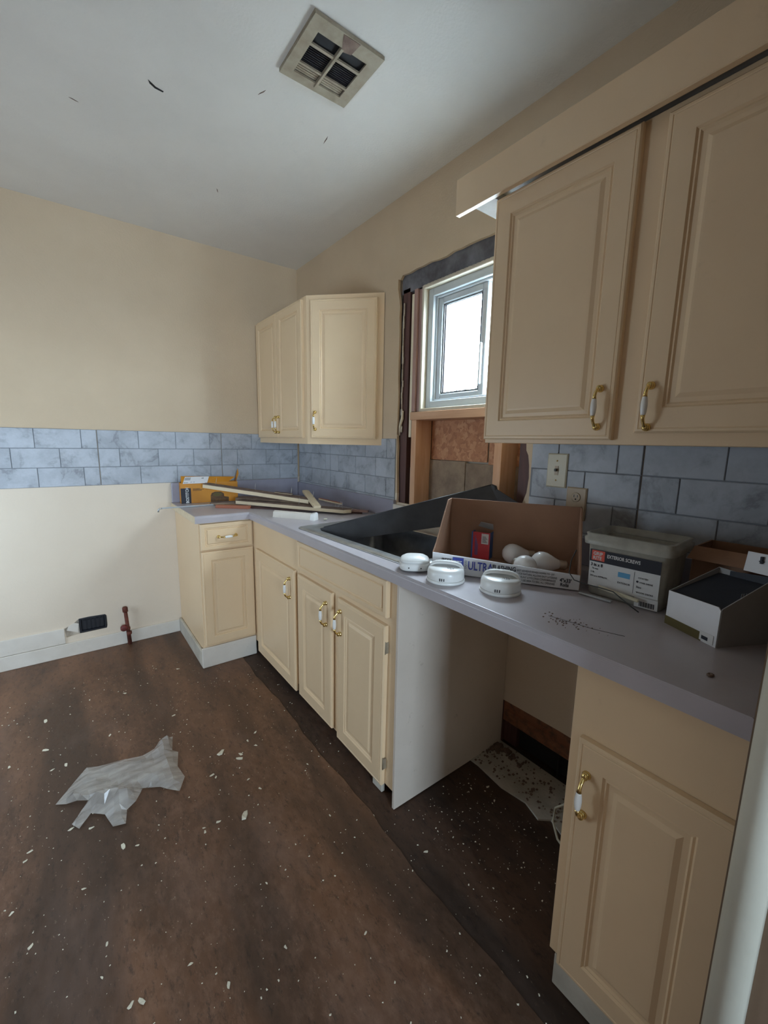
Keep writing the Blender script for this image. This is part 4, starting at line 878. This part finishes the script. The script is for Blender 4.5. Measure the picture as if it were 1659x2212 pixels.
tag(b.build('dust_crumbs', M['plankdirt'], None, (-0.54, -2.57, CT)), 'scatter of dark crumbs on the counter between detectors and white carton', 'debris', None, 'stuff')

# ================================================================== WALL PLATES, PIPE, VENT
def plate(name, label, y0, y1, z0, z1, mat):
    t = thing(name, label, name.split('_')[-1], (-0.008, (y0+y1)/2, (z0+z1)/2))
    b = MB(); b.rects(y0-y1, z1-z0, [(0, 0.0), (0, 0.003), (0.004, 0.006)], plane_M((-0.0066, y0, z0), (0, -1, 0), (0, 0, 1))); b.build('plate', mat, t); return t
t = plate('light_switch', 'ivory light switch plate on the tiles under the large wall cabinet', -2.160, -2.240, 1.176, 1.302, M['offwhite'])
b = MB(); b.box((-0.0145, -2.193, 1.222), (-0.0128, -2.207, 1.256)); b.build('toggle_slot', M['almond'], t)
b = MB(); b.box((-0.024, -2.196, 1.236), (-0.0146, -2.204, 1.246), 0.001); b.build('toggle', M['wire'], t)
for z in (1.275, 1.203):
    b = MB(); b.sphere((-0.0129, -2.20, z), 0.003); b.build('screw', M['brass'], t)
t = plate('wall_outlet', 'almond duplex outlet plate right of the light switch, half behind the cardboard tray', -2.247, -2.322, 1.065, 1.183, M['almond'])
for zc in (1.148, 1.100):
    b = MB(); b.lathe([(0.017, 0.0), (0.017, 0.0015), (0.015, 0.0025)], 18, plane_M((-0.0126, -2.2845, zc), (0, -1, 0), (0, 0, 1))); r_ = b.build('receptacle', M['almond'], t)
    b = MB()
    for yy in (-2.278, -2.291): b.box((-0.0155, yy-0.0012, zc), (-0.0150, yy+0.0012, zc+0.009))
    b.sphere((-0.0148, -2.2845, zc-0.007), 0.0028); b.build('slots', M['black'], r_)
t = thing('gas_pipe', 'rusty capped pipe stub rising from the floor by the back wall', 'pipe', (-1.236, -0.032, 0))
b = MB(); b.lathe([(0.0115, -0.003), (0.0115, 0.10), (0.014, 0.102), (0.014, 0.115), (0.0105, 0.118), (0.0105, 0.225)], 14, Matrix.Rotation(R(-3), 4, 'Y')); b.build('pipe', M['rust'], t, local=True)
b = MB(); b.lathe([(0.0105, 0.222), (0.0155, 0.224), (0.0155, 0.250), (0.012, 0.256)], 12, Matrix.Rotation(R(-3), 4, 'Y')); b.build('cap', M['rust'], t, local=True)
b = MB(); b.lathe([(0.004, -0.012), (0.020, -0.010), (0.021, 0.006), (0.014, 0.012), (0.004, 0.013)], 14, Matrix.Translation((-0.027, -0.008, 0.118)) @ Matrix.Rotation(R(100), 4, 'X')); b.build('valve', M['redvalve'], t, local=True)
b = MB(); b.lathe([(0.012, 0), (0.015, 0.002), (0.015, 0.02), (0.012, 0.022)], 12, Matrix.Translation((0, 0, 0.066)) @ Matrix.Rotation(R(-3), 4, 'Y')); b.build('coupling', M['rust'], t, local=True)
# ceiling vent
VX0, VX1, VY0, VY1 = -0.793, -0.541, -1.790, -1.536
t = thing('ceiling_vent', 'dusty beige square vent grille on the ceiling with four dark openings', 'vent', ((VX0+VX1)/2, (VY0+VY1)/2, H))
CM = plane_M((VX0, VY1, H-0.001), (1, 0, 0), (0, -1, 0))       # u = x, v = -y, n = down
wv, hv = VX1-VX0, VY1-VY0
ox = [(0.036, 0.117), (0.129, 0.214)]; oy = [(0.035, 0.072), (0.080, 0.152), (0.162, 0.206)]
b = MB(); holes = [[(x0, y0), (x0, y1), (x1, y1), (x1, y0)] for x0, x1 in ox for y0, y1 in oy]
b.prism([(0, 0), (wv, 0.003), (wv, hv), (0.002, hv)], 0.006, 0.012, CM, holes)
b.rects(wv, hv, [(0, 0.0), (0, 0.0055)], CM) if False else None
for (p, q) in (((0, 0), (wv, 0.012)), ((0, hv-0.012), (wv, hv)), ((0, 0.012), (0.012, hv-0.012)), ((wv-0.012, 0.012), (wv, hv-0.012))): b.box((p[0], p[1], 0.0005), (q[0], q[1], 0.006), M=CM)
b.build('face_plate', M['ventmetal'], t)
b = MB(); b.box((0.014, 0.014, 0.0003), (wv-0.014, hv-0.014, 0.0012), M=CM); b.build('duct_opening', M['dark'], t)
for (x0, x1) in ox:                                    # closed louvres in the row nearest the corner of the room
    for k in range(4):
        b = MB(); b.box((x0+0.0005, oy[0][0]+0.001+0.009*k, 0.003), (x1-0.0005, oy[0][0]+0.008+0.009*k, 0.005), M=CM); b.build('louvre', M['ventmetal'], t)
    for k in range(9):
        b = MB(); b.box((x0+0.0005, oy[1][0]+0.002+0.0078*k, 0.0022), (x1-0.0005, oy[1][0]+0.0042+0.0078*k, 0.0050), M=CM); b.build('louvre', M['black'], t)
b = MB(); b.box((0.118, 0.02, 0.0125), (0.128, 0.205, 0.015), 0.001, M=CM); b.build('lever_bar', M['ventmetal'], t)
b = MB(); b.prism([(0.10, hv-0.004), (0.16, hv-0.002), (0.155, hv-0.05), (0.125, hv-0.058)], 0.0121, 0.0135, CM); b.build('peeling_paint', M['plankdirt'], t)
# cream cable loop in the gap
b = MB(); pts = [(-0.205, -2.637, 0.12), (-0.20, -2.60, 0.135), (-0.205, -2.52, 0.145), (-0.215, -2.46, 0.13), (-0.225, -2.43, 0.095), (-0.235, -2.43, 0.05), (-0.25, -2.46, 0.012), (-0.27, -2.52, 0.006), (-0.30, -2.58, 0.006), (-0.29, -2.636, 0.006)]
b.tube(pts, 0.0042, 8); tag(b.build('cable', M['cablecream'], None, (-0.25, -2.5, 0)), 'cream cable looping out of the counter gap beside the near cabinet', 'cable')

# ================================================================== FLOOR DEBRIS
# crumpled clear plastic sheet
out = [(-1.611, -1.298), (-1.555, -1.215), (-1.512, -1.152), (-1.475, -1.17), (-1.40, -1.185), (-1.32, -1.205), (-1.275, -1.198), (-1.248, -1.16), (-1.197, -1.168), (-1.215, -1.255), (-1.196, -1.275), (-1.215, -1.36), (-1.203, -1.43), (-1.235, -1.495), (-1.29, -1.43), (-1.345, -1.395), (-1.375, -1.46), (-1.405, -1.475), (-1.415, -1.535), (-1.452, -1.525), (-1.47, -1.455), (-1.51, -1.42), (-1.545, -1.465), (-1.565, -1.43), (-1.515, -1.36)]
def inside(x, y):
    c = False; n = len(out)
    for i in range(n):
        x1, y1 = out[i]; x2, y2 = out[i-1]
        if (y1 > y) != (y2 > y) and x < (x2-x1)*(y-y1)/(y2-y1)+x1: c = not c
    return c
def sheet_z(x, y):
    p = Vector((x*7, y*7, 0.3)); z = 0.012+0.020*abs(noise.noise(p))+0.010*abs(noise.noise(p*2.3))
    d = (x+1.44)*0.55+(y+1.41)*0.83           # a sharp diagonal fold
    t_ = (x+1.44)*0.83-(y+1.41)*0.55
    if -0.16 < t_ < 0.16: z += 0.05*math.exp(-abs(d)/0.022)+0.014*abs(math.sin(d*95))*math.exp(-abs(d)/0.08)*(1-abs(t_)/0.16)
    z += 0.05*max(0, 1-math.hypot(x+1.22, y+1.19)/0.09)
    return z
b = MB(); inner = []
st = 0.022; x = -1.62
while x < -1.19:
    y = -1.54
    while y < -1.15:
        px, py = x+random.uniform(-.004, .004), y+random.uniform(-.004, .004)
        if inside(px, py) and min(math.hypot(px-a, py-c) for a, c in out) > 0.012: inner.append((px, py))
        y += st
    x += st
from mathutils.geometry import delaunay_2d_cdt
dense = []
for i in range(len(out)):
    for k in range(3): dense.append(lerp(out[i], out[(i+1) % len(out)], k/3))
vs, _, fcs, *_r = delaunay_2d_cdt([Vector(p) for p in dense+inner], [(i, (i+1) % len(dense)) for i in range(len(dense))], [], 1, 1e-5)
bv = []
for v in vs:
    edge = min(math.hypot(v.x-a, v.y-c) for a, c in dense)
    bv.append(b.bm.verts.new((v.x, v.y, fz(v.x, v.y)+0.003+sheet_z(v.x, v.y)*min(1, 0.25+edge/0.05))))
for f in fcs:
    try: b.bm.faces.new([bv[i] for i in f])
    except ValueError: pass
tag(b.build('plastic_film', M['film'], None, (-1.4, -1.35, 0.0)), 'crumpled clear plastic film lying on the brown floor', 'plastic')
# paint chips: the larger ones singly, the crumbs as stuff
big = [(100, 1558, 9), (238, 1588, 6), (551, 1582, 8), (478, 1626, 15), (516, 1640, 12), (520, 1630, 9), (553, 1610, 7), (535, 1600, 6), (458, 1676, 8), (466, 1680, 6), (537, 1684, 7), (562, 1704, 6), (527, 1762, 18), (471, 1776, 8), (440, 1788, 6), (443, 1796, 6), (268, 1828, 11), (297, 1825, 6), (152, 1792, 9), (198, 1789, 7), (100, 1620, 9), (143, 1652, 8), (112, 1664, 7), (20, 1657, 6), (64, 1840, 7), (53, 1860, 6), (180, 1920, 7), (24, 1973, 6), (232, 2040, 6), (64, 2044, 8), (412, 2078, 8), (283, 2172, 9), (304, 2166, 11), (494, 2120, 9), (576, 1910, 6), (617, 2047, 6), (790, 2018, 6), (921, 1838, 8), (664, 1650, 6), (230, 1690, 5), (375, 1546, 6), (270, 1498, 6), (194, 1512, 5), (385, 1445, 5), (712, 1760, 5), (1053, 1698, 7), (1018, 1702, 6), (1068, 1728, 5), (990, 1655, 5), (806, 1762, 9), (220, 2112, 6)]
q0 = Vector((-1.4798, -3.0703, 1.3319))
chipmesh = []
for k in range(4):
    b = MB(); n = 7; rr0 = [random.uniform(0.45, 1.2) for _ in range(n)]
    pts = [(rr0[i]*math.cos(2*math.pi*i/n), 0.6*rr0[i]*math.sin(2*math.pi*i/n)) for i in range(n)]
    b.loft([[(x, y, -0.05) for x, y in pts], [(x*0.9, y*0.9, 0.25+0.25*math.sin(3*x)) for x, y in pts]], None, True, True, False)
    o = b.build('paint_chip', M['chip']); chipmesh.append(o.data); bpy.data.objects.remove(o)
for i, (px, py, s) in enumerate(big):
    d = CAMF + CAMX*((px-829.5)/908.63) - CAMU*((py-1106)/908.63)
    p = q0 + d*(-(q0.z)/d.z); dist = (p-q0).length
    o = bpy.data.objects.new('paint_chip', chipmesh[i % 4]); COL.objects.link(o)
    r_ = s*dist/908.63*0.62; zf = fz(p.x, p.y) if p.x < -0.71 else (0.003 if p.x > -0.2 else -0.004)
    o.location = (p.x, p.y, zf+r_*0.06); o.scale = (r_, r_, r_*0.35); o.rotation_euler = (0, 0, random.uniform(0, 6.28))
    own = {(527, 1762): 'largest cream paint chip, curled, on the open floor before the sink cabinet',
           (478, 1626): 'long narrow cream paint chip right of the plastic film, largest of that cluster',
           (268, 1828): 'cream paint chip just below the left half of the plastic film',
           (304, 2166): 'right one of two cream paint chips at the bottom left of the picture',
           (283, 2172): 'left one of two cream paint chips at the bottom left of the picture',
           (494, 2120): 'lone cream paint chip at the bottom of the picture, left of centre',
           (806, 1762): 'pale paint chip at the vinyl seam in front of the white end panel'}
    if (px, py) in own: tag(o, own[(px, py)], 'debris')
    else: tag(o, 'small cream paint chip lying loose on the brown floor', 'debris', 'paint chips on the floor')
b = MB()
for i in range(1300):
    x = random.uniform(-2.0, -0.62) if i % 6 else random.uniform(-0.6, -0.25); y = random.uniform(-2.75, -0.4)
    if i % 6 == 0: y = random.uniform(-2.55, -2.06)
    if x < -0.63 and x > -0.95 and y > -0.66: continue
    s = random.choice((0.0009, 0.0012, 0.0012, 0.0015, 0.0018, 0.0022, 0.0032)); z = (fz(x, y) if x < -0.705 else -0.004)
    a = random.uniform(0, 6.28); Mx = Matrix.Translation((x, y, z)) @ Matrix.Rotation(a, 4, 'Z')
    b.loft([[(-s, -s*0.6, -0.0005), (s, -s*0.5, -0.0005), (s*0.8, s*0.6, -0.0005), (-s*0.7, s*0.7, -0.0005)], [(-s*0.7, -s*0.4, s*0.5), (s*0.7, -s*0.3, s*0.4), (s*0.5, s*0.4, s*0.6), (-s*0.5, s*0.5, s*0.4)]], Mx, True, True, False)
tag(b.build('paint_crumbs', M['chip']), 'fine pale paint crumbs scattered over the brown floor', 'debris', None, 'stuff')
b = MB()
for i in range(260):
    x = random.uniform(-0.19, -0.005)**1; y = random.uniform(-2.62, -1.97); s = random.uniform(0.001, 0.004)
    b.box((x-s, y-s, 0.002), (x+s*1.3, y+s, 0.003+s), M=None)
for i in range(160):
    y = random.gauss(-2.03, 0.05); x = -0.03-abs(random.gauss(0, 0.03)); s = random.uniform(0.002, 0.007)
    if y < -2.036: b.box((x-s, y-s, 0.002), (x+s*1.3, y+s, 0.003+s*1.4))
tag(b.build('dirt_grit', M['plankdirt']), 'dark grit on the pale cement strip under the counter gap', 'debris', None, 'stuff')

# ================================================================== OUTSIDE THE WINDOW
b = MB(); b.box((-30, -30, -0.62), (30, 30, -0.6)); struct(b.build('ground', M['ground']))
t = thing('bare_tree', 'thin leafless branches outside the window, low in the left pane', 'tree', (3.0, 1.95, -0.6))
b = MB(); b.tube([(3.0, 1.95, -0.65), (3.0, 1.93, 1.2), (3.02, 1.9, 2.4), (3.0, 1.95, 3.6)], [0.10, 0.09, 0.06, 0.03], 10); b.build('trunk', M['bark'], t)
for pts in ([(3.01, 1.9, 2.5), (3.0, 1.391, 2.486), (3.0, 1.232, 2.384), (3.0, 1.096, 2.288), (3.0, 1.007, 2.217)], [(3.0, 1.92, 2.3), (3.0, 1.405, 2.265), (3.0, 1.219, 2.183), (3.0, 1.158, 2.177)], [(3.0, 1.219, 2.185), (3.0, 1.24, 2.25), (3.0, 1.275, 2.30)]):
    b = MB(); n = len(pts); b.tube(pts, [0.018*(1-0.6*i/(n-1)) for i in range(n)], 8); b.build('branch', M['bark'], t)
t = thing('garden_frame', 'thin upright frame outside the window, at the foot of the left pane', 'frame', (3.0, 1.0, -0.6))
for y in (1.20, 1.05, 0.84):
    b = MB(); b.box((2.985, y-0.012, -0.61), (3.015, y+0.012, 2.1), 0.002); b.build('post', M['bark'], t)
b = MB(); b.box((2.987, 0.83, 2.075), (3.013, 1.21, 2.1), 0.002); b.build('top_bar', M['bark'], t)
